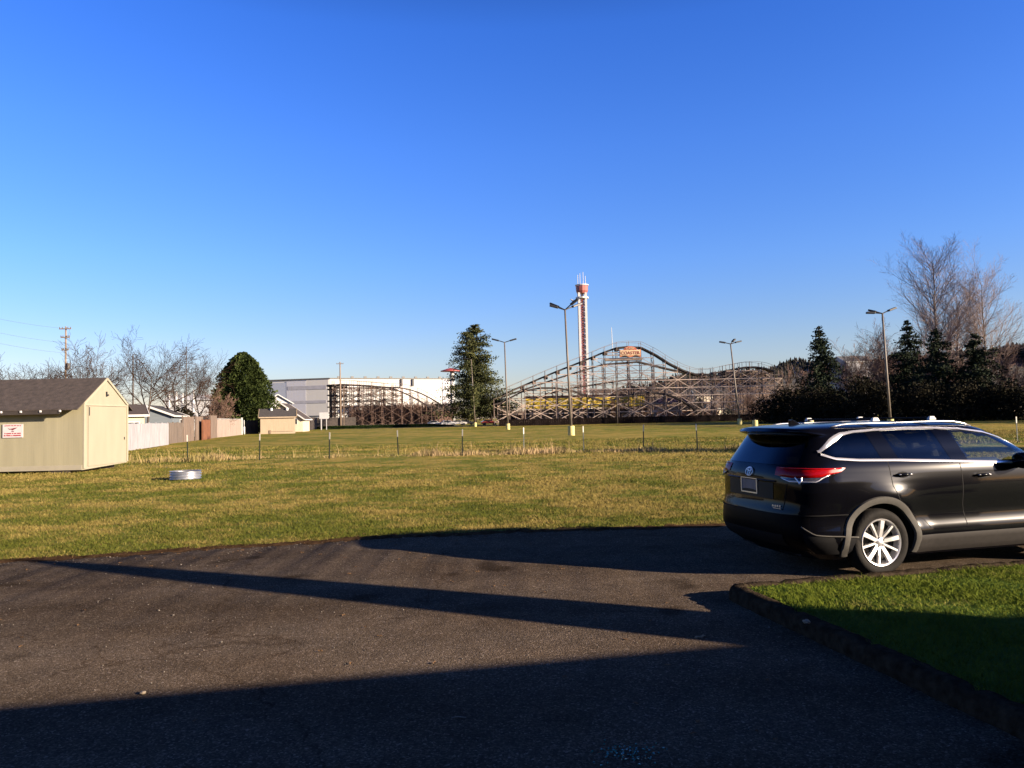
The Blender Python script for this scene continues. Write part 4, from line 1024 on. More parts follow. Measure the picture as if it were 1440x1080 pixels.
# round evergreen
def broadleaf(loc, h, wd, label, seed, m, name, n=2200, leaf=0.30, cat='tree', zlow=0.12, trunk=True, group=None):
    rnd = random.Random(seed); c, t = MB(), MB()
    lobes = []
    for k in range(26 if n < 3000 else 70):
        a = rnd.uniform(0, 2 * PI); zz = rnd.uniform(zlow, 0.94) if n < 3000 else zlow + (0.94 - zlow) * rnd.random() ** 1.35; r = wd / 2 * 0.72 * (math.sqrt(max(0.05, 1 - ((zz - 0.42) / 0.60) ** 2)) if n < 3000 else max(0.12, (1 - zz ** 2.8)) * (0.9 + 0.1 * min(1, zz / 0.2))) * (rnd.uniform(0.5, 1.0) if n < 3000 else rnd.uniform(0.62, 0.92))
        lobes.append((Vector((math.cos(a) * r, math.sin(a) * r, zz * h)), wd * rnd.uniform(0.12, 0.2) * (1 if n < 3000 else 0.8)))
    for k in range(n):
        p, s = rnd.choice(lobes); v = Vector((rnd.gauss(0, 1), rnd.gauss(0, 1), rnd.gauss(0, 1))).normalized() * s * rnd.uniform(0.55, 1.12) ** 0.5
        v.z *= 1.15; leaf_cloud(c, rnd, p + v, 2, 0.12, leaf, -0.2)
    T = thing(name, label, cat, loc, 0, group)
    if trunk:
        t.tube([(0, 0, -0.2), (0, 0, h * 0.35), (0.1, 0, h * 0.8)], [h * 0.03, h * 0.022, 0.05], 8)
        for k in range(12):
            p, s = lobes[k]; t.tube([(0, 0, h * 0.25), p], [h * 0.012, 0.03], 4, False)
    else:
        for k in range(10):
            p, s = lobes[k]; t.tube([(0, 0, -0.1), p * 0.5 + Vector((0, 0, 0.2)), p], [0.05, 0.04, 0.02], 4, False)
    t.build('trunk', m_bark, T, fix=False); c.build('crown', m, T, fix=False)
    return T
def dome_tree(loc, h, R_, label, seed, m, n):
    rnd = random.Random(seed); c, t = MB(), MB(); ph = [rnd.uniform(0, 6.3) for _ in range(8)]
    for k in range(n):
        z = rnd.random() ** 1.15; a = rnd.uniform(0, 2 * PI); pr = float(np.interp(z, [0, .15, .35, .6, .8, .93, 1], [.86, 1, .98, .80, .56, .32, .06]))
        lump = 1 + 0.09 * math.sin(5 * a + 7 * z + ph[0]) + 0.09 * math.sin(8 * a - 17 * z + ph[1]) + 0.07 * math.sin(3 * a + 25 * z + ph[2]) + 0.07 * math.sin(13 * a + 31 * z + ph[3])
        r = R_ * pr * lump * (1 - (0.25 * rnd.random() ** 2 if k % 3 else 0.75 * rnd.random())) * (1.10 if rnd.random() < 0.04 else 1)
        p = Vector((r * math.cos(a), r * math.sin(a), 0.3 + z * (h - 0.4)))
        d = (Vector((math.cos(a), math.sin(a), 0.55)) + Vector((rnd.gauss(0, .5), rnd.gauss(0, .5), rnd.gauss(0, .5)))).normalized(); q = d.cross(Vector((rnd.gauss(0, 1), rnd.gauss(0, 1), rnd.gauss(0, 1)))).normalized(); s_ = rnd.uniform(0.16, 0.34) if k % 3 else rnd.uniform(0.4, 0.7)
        c.add([p - q * s_ * .35, p + d * s_ * .5 - q * s_ * .4, p + d * s_, p + d * s_ * .5 + q * s_ * .4], [(0, 1, 2, 3)])
    T = thing('evergreen_tree', label, 'tree', loc)
    t.tube([(0, 0, -.2), (0, 0, h * .5), (0.1, 0, h * .9)], [.42, .3, .06], 8)
    for k in range(40):
        a = rnd.uniform(0, 6.3); z = rnd.uniform(.08, .8) * h; t.tube([(0, 0, z * .8), (math.cos(a) * R_ * .75 * (1 - z / h * .6), math.sin(a) * R_ * .75 * (1 - z / h * .6), z + .4)], [.09, .02], 4, False)
    t.build('trunk', m_bark, T, fix=False); c.build('crown', m, T, fix=False)
dome_tree(gx(342, 138), height(341, 497, 138), 5.35, 'dense rounded dark green evergreen beside the white end of the fence', 81, m_holly, 42000)
bare_tree(gx(298, 112), 6.2, 'low reddish brush against the left side of the round evergreen', BRUSH, 82, m_pbark, m_rtwig, stems=4, name='bare_shrub', cat='shrub')
broadleaf(gx(252, 104), 4.6, 5.0, 'dark leafy hedge behind the blue grey house roof', 83, m_bramble, 'hedge', 900, 0.30, 'hedge', 0.1, False)
# dark brambles along the right edge of the field
for i, (px, d, h, wd, lab) in enumerate([(1085, 128, 3.4, 9, 'low dark bramble at the left end of the right hand thicket'), (1112, 122, 5.2, 8, 'dark bramble left of the narrow fir'), (1140, 118, 4.4, 8, 'dark bramble at the foot of the narrow fir'),
                                        (1178, 116, 4.6, 8, 'dark bramble right of the narrow fir'), (1212, 112, 6.2, 8, 'tall dark evergreen shrub left of the lamp post behind the car'), (1300, 110, 4.8, 9, 'dark shrub behind the middle of the car roof'),
                                        (1335, 108, 5.0, 8, 'dark shrub below the tall poplar'), (1372, 108, 5.2, 8, 'dark shrub right of the tall poplar, over the windscreen'), (1408, 106, 4.4, 8, 'dark shrub near the right edge of the picture'), (1445, 104, 3.4, 8, 'dark shrub cut by the right edge of the picture'), (1258, 116, 3.6, 8, 'low dark shrub behind the lamp post at the car'), (1232, 110, 5.2, 7.5, 'dark shrub in front of the pale grey building, left of the lamp post')]):
    broadleaf(gx(px, d), h, wd, lab, 90 + i, m_bramble, 'dark_shrub', 2600, 0.30, 'shrub', 0.05, False, 'dark shrubs along the right of the field')
# firs outside the frame to the right whose shade falls across the field edge
proto = conifer((84, 92, 0), 20, 11, 'tall fir right of the picture, first of the shading row', 36, m_fir, 'fir_tree', 0.04, 0.3, -0.2, 1.0, fir_prof, 'firs beyond the right edge', leaf=0.5)
for k, (x, y, s) in enumerate([(79, 84, 1.0), (91, 101, 0.95), (98, 110, 1.1), (74, 75, 0.8), (104, 119, 1.0)]):
    c = copy_tree(proto); c.location = (x, y, 0); c.scale = (s * 1.1, s * 1.1, s); c.rotation_euler = (0, 0, k * 1.3)
    c['label'] = 'fir beyond the right edge of the picture, ' + ('second', 'third', 'fourth', 'fifth', 'sixth')[k] + ' of the shading row'
c = copy_tree(proto); c.location = (40, 24, 0); c.scale = (0.7, 0.7, 0.66); c['label'] = 'small fir alone right of the picture, shading the fence line'

# ------------------------------------------------------------------ far ridge and woods
def ridge():
    rnd = random.Random(9); V = []; Q = []; N = 120
    for i in range(N + 1):
        px = 820 + (1560 - 820) * i / N; d = 950 + 60 * math.sin(i * 0.3)
        top = float(np.interp(px, [820, 900, 960, 1010, 1060, 1120, 1180, 1300, 1440, 1560], [562, 545, 530, 526, 522, 508, 512, 500, 486, 480])) + 2 * math.sin(i * 0.5)
        p = at(px, top, d); V += [(p.x, 700, -2), (p.x, 700 + (d - 700) * 0.5, p.z * 0.6), (p.x, d, p.z), (p.x, d + 400, -2)]
    for i in range(N):
        for k in range(3): Q.append((i * 4 + k, (i + 1) * 4 + k, (i + 1) * 4 + k + 1, i * 4 + k + 1))
    o = np_mesh('hills', V, Q, foliage_mat('wooded_hill', (0.035, 0.040, 0.030), (0.10, 0.085, 0.065), 0.05)); tag(o, kind='structure')
    mb = MB()
    for k in range(2600):
        i = rnd.randint(0, N - 1); f = rnd.random() ** 0.6; a = Vector(V[i * 4 + 1]); b = Vector(V[i * 4 + 2]); p = a.lerp(b, f) + Vector((rnd.uniform(-4, 4), 0, -3))
        h = rnd.uniform(5, 10); r = rnd.uniform(2.2, 4.6)
        for s in range(3):
            z0 = p.z + h * s * 0.28; rr = r * (1 - s * 0.27); t0 = rnd.random()
            vs = [(p.x + rr * math.cos(2 * PI * (q / 6 + t0)) * rnd.uniform(.7, 1.1), p.y + rr * math.sin(2 * PI * (q / 6 + t0)), z0) for q in range(6)] + [(p.x + rnd.uniform(-.4, .4), p.y, z0 + h * 0.46)]
            mb.add(vs, [(q, (q + 1) % 6, 6) for q in range(6)])
    tag(mb.build('ridge_forest', foliage_mat('ridge_trees', (0.022, 0.024, 0.020), (0.050, 0.045, 0.038), 0.05, 0.0), fix=False), 'dark wooded ridge far behind the coaster', kind='stuff')
ridge()
def far_wood():
    rnd = random.Random(10); mb = MB()
    for k in range(240):
        px = rnd.uniform(690, 1240); d = rnd.uniform(235, 420); p = gx(px, d)
        h = rnd.uniform(5, 11) * (1.15 if px > 860 else 0.6) * d / 290
        for s in range(70):
            a = rnd.uniform(0, 6.28); lean = rnd.uniform(0, 0.55); z0 = h * rnd.uniform(0.05, 0.5); l = h * rnd.uniform(0.25, 0.5)
            b = p + Vector((math.cos(a) * z0 * 0.5, math.sin(a) * z0 * 0.5, z0)); e = b + Vector((math.cos(a) * lean * l, math.sin(a) * lean * l, l)); w = rnd.uniform(0.05, 0.13) * d / 290
            mb.add([b - Vector((w, 0, 0)), b + Vector((w, 0, 0)), e + Vector((w * .3, 0, 0)), e - Vector((w * .3, 0, 0))], [(0, 1, 2, 3)])
    tag(mb.build('far_wood', m_rtwig2, fix=False), 'band of brown leafless trees behind the coaster', kind='stuff')
def hill_brush():
    rnd = random.Random(12); mb = MB()
    for k in range(330):
        if k < 190: px = rnd.uniform(498, 632); d = rnd.uniform(222, 246); h = rnd.uniform(4.0, 8.0)
        else: px = rnd.uniform(705, 1010); d = rnd.uniform(186, 200); h = rnd.uniform(1.6, 3.0)
        p = gx(px, d)
        for s in range(90):
            a = rnd.uniform(0, 6.28); lean = rnd.uniform(0, 0.8); z0 = h * rnd.uniform(0.0, 0.6); l = h * rnd.uniform(0.2, 0.5)
            b = p + Vector((math.cos(a) * z0 * 0.6, math.sin(a) * z0 * 0.6, z0)); e = b + Vector((math.cos(a) * lean * l, math.sin(a) * lean * l, l)); w = rnd.uniform(0.05, 0.12)
            mb.add([b - Vector((w, 0, 0)), b + Vector((w, 0, 0)), e + Vector((w * .3, 0, 0)), e - Vector((w * .3, 0, 0))], [(0, 1, 2, 3)])
    tag(mb.build('hill_brush', foliage_mat('red_brush', (0.05, 0.026, 0.02), (0.13, 0.075, 0.055), 0.2), fix=False), 'tangle of low reddish leafless brush behind the coaster timbers', kind='stuff')
hill_brush()
m_rtwig2 = foliage_mat('far_twigs', (0.085, 0.058, 0.045), (0.19, 0.135, 0.105), 0.05)
far_wood()

# ------------------------------------------------------------------ houses, sheds and fences on the left
def house(name, label, c, ln, dep, hw, hr, rz, wall, roofm, trim, ov=0.4, wins=(), cat='house', doors=()):
    """ridge runs along local x; local -y is the front eave side; c is the centre of the footprint"""
    T = thing(name, label, cat, c, rz); x, y = ln / 2, dep / 2; sl = (hr - hw) / y
    mb = MB(); mb.prism([(-y, -0.1), (y, -0.1), (y, hw), (0, hr), (-y, hw)], lambda a, b: (-x, a, b), lambda a, b: (x, a, b)); mb.build('wall', wall, T)
    mb = MB()
    for s in (-1, 1):
        e = (s * (y + ov), hw - ov * sl); mb.prism([(0, hr + 0.01), e, (e[0], e[1] + 0.13), (0, hr + 0.15)], lambda a, b: (-x - ov, a, b), lambda a, b: (x + ov, a, b))
    rf = mb.build('roof', roofm, T)
    mb = MB()
    for s in (-1, 1):
        for e in (-1, 1): mb.beam((e * (x + ov + .02), s * (y + ov), hw - ov * sl + 0.05), (e * (x + ov + .02), 0, hr + 0.07), 0.06, 0.24)
        mb.box((0, s * (y + ov + 0.03), hw - ov * sl + 0.05), (2 * (x + ov) - 0.1, 0.06, 0.20))
    mb.build('fascia', trim, rf)
    for (face, u, z, w_, h_) in wins:
        mb = MB(); g_ = MB()
        if face == 'f': mb.box((u, -y - 0.02, z), (w_ + .16, 0.06, h_ + .16)); g_.box((u, -y - 0.055, z), (w_, 0.03, h_))
        else:
            s = 1 if face == 'r' else -1
            mb.box((s * (x + 0.02), u, z), (0.06, w_ + .16, h_ + .16)); g_.box((s * (x + 0.055), u, z), (0.03, w_, h_))
        wo = mb.build('window', trim, T); g_.build('pane', m_pane, wo)
    return T
m_pane = mat('window_pane', (0.03, 0.035, 0.04), 0.08, var=0.3, scale=1)
m_blue = mat('blue_grey_siding', (0.17, 0.20, 0.225), 0.7, var=0.08, scale=1, stretch=(1, 1, 6))
m_tan = mat('tan_siding', (0.42, 0.33, 0.225), 0.75, var=0.08, scale=1.2, stretch=(3, 3, 0.5))
m_gar = mat('pale_garage_siding', (0.66, 0.58, 0.44), 0.7, var=0.06, scale=1, stretch=(3, 3, 0.5))
m_yell = mat('pale_yellow_siding', (0.60, 0.56, 0.33), 0.7, var=0.06, scale=1)
m_groof = mat('grey_shingle', (0.052, 0.047, 0.046), 0.9, var=0.3, scale=4, bump=0.4)
def hz(px, py, d): return at(px, py, d).z
p = gx(203, 76); house('yellow_house', 'pale yellow house with brown roof, mostly behind the cream shed', (p.x - 4.5 * 0.848 - 3 * 0.53, 76 - 4.5 * 0.53 + 3 * 0.848, 0), 9.0, 6.0, hz(195, 583, 74), hz(185, 570, 76), R(32), m_yell, m_roof, m_white, wins=(('f', 3.4, 1.7, 1.2, 1.0),))
p = gx(203, 92); house('blue_house', 'blue grey house with dark roof and white barge boards', (p.x - 0.242 * 4.5, 92 + 0.97 * 4.5, 0), 9.0, 6.4, hz(238, 584, 92), hz(203, 570.5, 92), R(104), m_blue, m_groof, m_white, wins=(('f', 1.0, 2.0, 1.2, 1.0),))
p = gx(386, 128); house('tan_shed', 'small tan shed with dark roof and two white roof vents', (p.x, 130, 0), 5.6, 4.4, hz(386, 586, 128), hz(386, 576, 130), R(15), m_tan, m_groof, m_tan, 0.3, cat='shed')
T_ = [o for o in bpy.data.objects if o.name == 'tan_shed'][0]
mb = MB()
for x in (-1.1, 1.5): mb.lathe([(0.0, 0.34), (0.2, 0.30), (0.24, 0.18), (0.22, -0.15)], 12, (x, -0.5, hz(386, 576, 130) - 0.05))
mb.build('roof_vent', m_white, T_, True)
mb = MB(); mb.box((0.5, -2.24, 0.35), (4.0, 0.06, 0.06)); mb.box((-1.2, -2.3, 0.3), (0.3, 0.1, 0.6)); mb.build('skirt', m_pole, T_)
p = gx(395, 148); house('garage', 'pale garage with brown gable roof behind the small tan shed', (p.x - 0.12 * 4.5, 148 + 4.47, 0), 9.0, 8.4, hz(428, 588, 148), hz(395, 567.5, 148), R(97), m_gar, m_roof, m_white, 0.5, cat='garage', wins=(('l', -2.6, 2.0, 1.0, 1.0),))
p = gx(391, 176); house('white_house', 'white house gable rising behind the pale garage roof', (p.x - 0.26 * 2.5, 178.5, 0), 5, 6, hz(398, 566, 176), hz(396, 555, 176), R(105), m_white, m_groof, m_white, 0.5, wins=(('l', 0, 4.6, 1.0, 1.0),))
p = gx(283, 118); house('garden_shed', 'small dark garden shed roof showing over the brown fence', (p.x, 121, 0), 2.6, 2.4, hz(283, 596, 120), hz(283, 586, 121), R(-4), m_dwood, m_roof, m_tan, 0.25, cat='shed')
p = gx(265, 190); house('long_white_building', 'long low white building far behind the hedge and white poles', (p.x, 196, 0), 14, 8, hz(265, 562, 190), hz(265, 556, 196), 0, m_white, m_white, m_white, 0.3, cat='building')

def fence(name, label, pts, h, m, board=0.14, cap=None, gap=0.012, rail=True, lean=0.0, seed=1, capm=None):
    """board fence along ground points; boards are individual shapes inside one panel mesh per run"""
    rnd = random.Random(seed); b0 = Vector((pts[0][0], pts[0][1], 0)); T = thing(name, label, 'fence', b0)
    pan = MB(); post = []
    for (ax, ay), (bx, by) in zip(pts, pts[1:]):
        A = Vector((ax, ay, 0)); B = Vector((bx, by, 0)); L = (B - A).length; d = (B - A) / L; ang = math.atan2(d.y, d.x); n = int(L / board)
        for k in range(n):
            q = A + d * (k + 0.5) * L / n; hh = h + rnd.uniform(-0.03, 0.03); off = rnd.uniform(-.006, .006)
            pan.box((q.x - b0.x - d.y * off, q.y - b0.y + d.x * off, hh / 2 - 0.02), (L / n - gap, 0.025, hh), ang)
        if rail:
            for z in (0.35, h - 0.3): pan.box((A.x - b0.x + d.x * L / 2 - d.y * 0.05, A.y - b0.y + d.y * L / 2 + d.x * 0.05, z), (L, 0.05, 0.09), ang)
        m_ = max(1, round(L / 2.6))
        for k in range(m_ + 1): q = A + d * k * L / m_; post.append((q.x - b0.x - d.y * 0.10, q.y - b0.y + d.x * 0.10))
    pan.build('boards', m, T)
    for x, y in dict.fromkeys(post):
        mb = MB(); mb.box((x, y, h / 2), (0.11, 0.11, h + 0.12)); mb.build('post', capm or m, T)
    if cap:
        mb = MB()
        for (ax, ay), (bx, by) in zip(pts, pts[1:]): mb.beam((ax - b0.x, ay - b0.y, h + 0.05), (bx - b0.x, by - b0.y, h + 0.05), 0.12, 0.07)
        mb.build('cap_rail', cap, T)
    return T
m_fpink = mat('whitewashed_boards', (0.37, 0.365, 0.39), 0.8, var=0.22, scale=1.5, stretch=(3, 3, 0.5))
m_fgrey = mat('grey_boards', (0.16, 0.125, 0.10), 0.85, var=0.3, scale=1.5, stretch=(3, 3, 0.4))
m_fbrown = mat('brown_boards', (0.19, 0.14, 0.108), 0.85, var=0.3, scale=1.5, stretch=(3, 3, 0.4))
m_forange = mat('orange_stain', (0.20, 0.075, 0.032), 0.8, var=0.25, scale=1.5)
m_fpale = mat('pale_boards', (0.36, 0.285, 0.24), 0.8, var=0.2, scale=1.5, stretch=(3, 3, 0.4))
def G2(px, py): p = gp(px, py); return (p.x, p.y)
fence('board_fence', 'short worn brown fence section beside the cream shed gable', [(-29.6, 53.6), G2(177, 634)], hz(172, 597, 55), m_fgrey, seed=1)
fence('white_fence', 'whitewashed board fence in front of the blue grey house', [G2(178, 634), G2(237, 625)], 2.05, m_fpink, 0.2, seed=2, gap=0.004)
fence('grey_gate_fence', 'dark grey gate section right of the whitewashed fence', [G2(238, 624), G2(257, 621.5)], 2.1, m_fgrey, seed=3)
fence('brown_fence', 'weathered brown board fence with uneven tops', [G2(258, 621.5), G2(273, 619.5)], 2.75, m_fbrown, 0.3, seed=4)
fence('brown_fence', 'weathered brown fence section right of the narrow dark gap', [G2(276, 619), G2(285.5, 618.0)], 2.8, m_fbrown, 0.3, seed=5)
fence('orange_gate', 'orange stained wooden gate leaning in the brown fence', [G2(285.6, 618.5), G2(296, 617)], 2.4, m_forange, 0.3, seed=6)
fence('brown_fence', 'brown fence boards right of the orange gate', [G2(296.5, 616.5), G2(305, 615.3)], 3.0, m_fbrown, 0.3, seed=7)
fence('pale_fence', 'long pale board fence with white cap rail ending before the round evergreen', [G2(305.5, 615.2), G2(340, 611.3)], 2.5, m_fpale, 0.5, m_white, 0.06, seed=8, capm=m_fpale)
p0, p1 = G2(340.4, 611.3), G2(347, 610.9)
fence('white_end_panel', 'white end panel closing the pale board fence', [p0, (p1[0], p0[1] + 0.2)], 2.75, m_white, 0.25, seed=9, gap=0.003)
fence('dark_fence', 'dark timber fence right of the pale garage', [(gx(429, 158).x, 158), (gx(446, 196).x, 196), (gx(500, 200).x, 200)], 2.9, m_dwood, 0.4, seed=10)
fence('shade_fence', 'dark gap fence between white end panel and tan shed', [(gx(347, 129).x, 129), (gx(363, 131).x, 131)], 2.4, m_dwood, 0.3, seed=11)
p = gp(355, 610); T_ = thing('white_pipe', 'white upright pipe in the dark gap beside the tan shed', 'pipe', (p.x, 127, 0)); mb = MB(); mb.tube([(0, 0, 0), (0, 0, 1.3)], 0.16, 10); mb.tube([(0, 0, 1.3), (0, 0, 2.4)], 0.07, 8); mb.build('tube', m_white, T_, True)
for i, (px, y0, lab) in enumerate([(238, 553, 'white pole furthest left above the dark hedge'), (248, 551, 'second white pole above the dark hedge, from the left'), (257, 554, 'third white pole above the dark hedge, from the left'), (272, 549, 'tallest white pole, right of the dark hedge')]):
    T_ = thing('white_pole', lab, 'pole', gx(px, 112), 0, 'white poles above the hedge'); mb = MB(); mb.tube([(0, 0, 0), (0, 0, hz(px, y0, 112))], 0.16, 8); mb.build('shaft', m_white, T_, True)
    mb = MB(); mb.lathe([(0, .12), (.15, .08), (.19, 0)], 8, (0, 0, hz(px, y0, 112))); mb.build('cap', m_white, T_, True)

def utility(px, ytop, d, label, arms, m=m_pole, r=0.15, seed=0):
    h = hz(px, ytop, d); T = thing('utility_pole', label, 'utility pole', gx(px, d)); mb = MB(); mb.tube([(0, 0, -.3), (0, 0, h)], [r, r * 0.65], 10); mb.build('pole', m, T, True)
    for z, l in arms:
        mb = MB(); mb.box((0, -0.15, h - z), (l, 0.10, 0.13)); a = mb.build('crossarm', m, T)
        mb = MB()
        for k in (-1, -0.5, 0.5, 1): mb.lathe([(0.06, 0.0), (0.07, 0.1), (0.03, 0.22), (0, 0.24)], 8, (k * l * 0.46, -0.15, h - z + 0.06))
        mb.build('insulator', m_steelg, a)
    return T, h
U1, h1 = utility(92, 459, 100, 'tall utility pole with crossarms behind the shed roof', [(0.35, 1.6), (1.5, 1.2), (3.2, 0.9)])
mb = MB(); mb.lathe([(0, .45), (.2, .42), (.22, -.4), (0, -.45)], 12, (0.38, -0.05, h1 - 5.4)); mb.build('transformer', m_steelg, U1, True)
utility(187, 498, 112, 'thin dark utility pole above the blue grey house', [], m_bark, 0.14)
utility(262, 488, 125, 'slim dark pole left of the round evergreen', [], m_bark, 0.10)
U2, h2 = utility(479, 509, 198, 'tall tan pole in front of the left end of the coaster', [(0.5, 1.9)], m_pole, 0.24)
mb = MB(); mb.beam((0.9, 0, 0), (0.9, 0, 11), 0.12); mb.build('guard_strip', m_pole, U2)
utility(868, 516, 164, 'slim dark pole standing below the coaster sign', [], m_bark, 0.17)
for i, (dz, y0, lab) in enumerate([(0.3, 436, 'uppermost overhead cable at the left edge of the sky'), (2.2, 455, 'middle overhead cable at the left edge of the sky'), (3.6, 470, 'lowest overhead cable at the left edge of the sky')]):
    a = at(-150, y0 - 26, 62); b = Vector((gx(92, 100).x, 99.8, h1 - dz)); pts = []
    for k in range(17): t = k / 16; q = a.lerp(b, t); q.z -= 4 * 0.5 * t * (1 - t); pts.append(q)
    mb = MB(); mb.tube(pts, 0.011, 5); tag(mb.build('overhead_cable', m_steelg, off=pts[0]), lab, 'cable', 'overhead cables')

# ------------------------------------------------------------------ exhibition hall
def hall():
    A = gx(378, 275.0); B = gx(464, 270); D = gx(634, 290); H_ = 17.4
    T = thing('exhibition_hall', 'huge white windowless exhibition hall behind the left coaster hill', 'building', (B.x, B.y, 0))
    o = B
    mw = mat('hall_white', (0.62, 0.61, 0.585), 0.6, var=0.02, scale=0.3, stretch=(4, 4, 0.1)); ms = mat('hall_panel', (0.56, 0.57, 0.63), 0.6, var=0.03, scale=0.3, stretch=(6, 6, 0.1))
    P_ = [(A.x, A.y), (B.x, B.y), (D.x, D.y), (D.x - 12, D.y + 45), (A.x + 10, A.y + 50)]
    mb = MB(); mb.prism([(x - o.x, y - o.y) for x, y in P_], lambda a, b: (a, b, -0.2), lambda a, b: (a, b, H_)); mb.build('wall', mw, T)
    def strip(p, q, u0, u1, z0, z1, t=0.15):
        p = Vector((p.x - o.x, p.y - o.y, 0)); q = Vector((q.x - o.x, q.y - o.y, 0)); d = (q - p).normalized(); n = Vector((d.y, -d.x, 0)); L = (q - p).length
        a = p + d * L * u0 + n * t / 2; b = p + d * L * u1 + n * t / 2; m2 = (a + b) / 2
        return (m2.x, m2.y, (z0 + z1) / 2), ((b - a).length, t, z1 - z0), math.atan2(d.y, d.x)
    for (u0, u1, z0, z1, mm, nme, p, q, t) in [
        (0.02, 0.30, 0.2, H_ - 1.0, mat('hall_pale_blue', (0.42, 0.46, 0.55), 0.6, var=0.05), 'end_panel', A, B, 0.2), (0.30, 0.62, 0.2, H_ - 0.6, ms, 'wall_panel', A, B, 0.25), (0.62, 0.985, 0.2, H_ - 0.4, mw, 'wall_panel', A, B, 0.2),  # end panel is a darker, bluer grey than its neighbours
        (0.32, 0.95, 13.6, 15.0, mat('band_grey', (0.40, 0.40, 0.44), 0.5, var=0.1, scale=0.6), 'window_band', A, B, 0.32), (0.32, 0.95, 8.6, 9.6, mat('band_grey_low', (0.42, 0.42, 0.46), 0.5, var=0.1, scale=0.6), 'window_band', A, B, 0.32),
        (0.50, 1.0, 3.9, 4.1, m_steelg, 'canopy_line', A, B, 0.5), (0.0, 1.0, H_ - 0.12, H_ + 0.25, m_steelg, 'roof_edge', A, B, 0.35), (0.0, 1.0, H_ - 0.10, H_ + 0.22, m_steelg, 'roof_edge', B, D, 0.35),
        (0.57, 0.585, H_ - 2.8, H_ - 0.2, m_dark, 'vent', B, D, 0.6), (0.665, 0.68, H_ - 2.8, H_ - 0.2, m_dark, 'vent', B, D, 0.6),
        (0.93, 0.985, 4, H_ - 0.3, ms, 'corner_panel', B, D, 0.2), (0.88, 0.98, 0.2, 7.6, m_steelg, 'loading_door', B, D, 0.5)]:
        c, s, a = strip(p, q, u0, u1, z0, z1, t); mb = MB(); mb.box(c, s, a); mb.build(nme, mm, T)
    for k in range(14):
        c, s, a = strip(B, D, 0.03 + 0.062 * k, 0.0315 + 0.062 * k, 0.2, H_ - 0.3, 0.06); mb = MB(); mb.box(c, s, a); mb.build('panel_seam', ms, T)
    for k in range(9):
        c, s, a = strip(B, D, 0.05 + 0.105 * k, 0.052 + 0.105 * k + 0.02, H_, H_ + 0.9, 0.6); mb = MB(); mb.box((c[0], c[1] + 2, c[2]), s, a); mb.build('roof_unit', m_steelg, T)
hall()
p = gx(619, 222); house('brown_building', 'low brown building at the right foot of the left coaster hill', (p.x, 226, 0), 6.0, 6, hz(619, 576, 222), hz(619, 569, 226), R(4), mat('brown_siding', (0.20, 0.115, 0.085), 0.8, var=0.2, scale=1), m_roof, m_fbrown, 0.3, cat='building')
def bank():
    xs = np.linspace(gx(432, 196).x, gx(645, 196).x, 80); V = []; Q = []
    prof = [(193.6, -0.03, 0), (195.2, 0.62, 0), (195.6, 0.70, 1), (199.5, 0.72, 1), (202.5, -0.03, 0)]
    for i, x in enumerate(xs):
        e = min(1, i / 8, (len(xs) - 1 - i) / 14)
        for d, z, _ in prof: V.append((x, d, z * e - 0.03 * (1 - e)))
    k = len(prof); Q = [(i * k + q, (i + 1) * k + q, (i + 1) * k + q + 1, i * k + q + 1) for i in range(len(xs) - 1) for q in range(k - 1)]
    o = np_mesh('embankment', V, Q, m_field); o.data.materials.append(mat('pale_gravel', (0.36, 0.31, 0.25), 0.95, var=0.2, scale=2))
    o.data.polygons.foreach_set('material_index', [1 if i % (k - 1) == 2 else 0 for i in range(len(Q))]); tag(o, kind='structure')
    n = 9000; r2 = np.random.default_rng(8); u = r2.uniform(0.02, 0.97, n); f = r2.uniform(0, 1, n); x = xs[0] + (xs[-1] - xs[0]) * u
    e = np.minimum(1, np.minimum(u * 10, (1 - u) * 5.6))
    blades('shadow_strip_blades', grass_mat('painted_shadow', ((0.006, 0.012, 0.003), (0.016, 0.026, 0.006)), ((0.012, 0.016, 0.004), (0.022, 0.028, 0.008)), True, 0.3), np.stack([x, 193.6 + 1.7 * f, 0.63 * f * e - 0.03], 1), 0.16, 0.22, 0.8, r2)  # near-black blades paint the pine's shadow strip onto the bank face
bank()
def canopy_mast():
    p = gx(637, 255); h = hz(634, 521, 255); T = thing('canopy_ride', 'white mast topped by a flat red canopy left of the pine', 'ride', p)
    mb = MB(); mb.tube([(0, 0, 0), (0, 0, h)], 0.75, 10); mb.build('mast', m_white, T, True)
    mb = MB(); mb.lathe([(0, h + 0.9), (1.2, h + 0.6), (3.4, h - 0.1), (3.4, h - 0.35), (0, h - 0.2)], 20, (-0.6, 0, 0)); mb.build('canopy', mat('red_canopy', (0.40, 0.07, 0.06), 0.6, var=0.15), T, 30)
    mb = MB(); mb.tube([(-2, 0, h * 0.55), (2, 0, h * 0.55)], 0.12, 6); mb.build('spar', m_dark, T)
canopy_mast()
def white_sign():
    p = gx(455, 172); T = thing('sign_board', 'small white sign board on two white posts at the far edge of the grass', 'sign', p)
    z0, z1 = hz(455, 589, 172), hz(455, 580, 172)
    mb = MB(); mb.box((0.1, 0, (z0 + z1) / 2), (2.1, 0.08, z1 - z0)); mb.build('panel', m_white, T)
    for x, m in ((-0.55, m_yconc), (0.65, m_white)): mb = MB(); mb.box((x, 0.08, z0 / 2), (0.22 if x < 0 else 0.14, 0.1, z0 + 0.5)); mb.build('post', m_white, T)
white_sign()

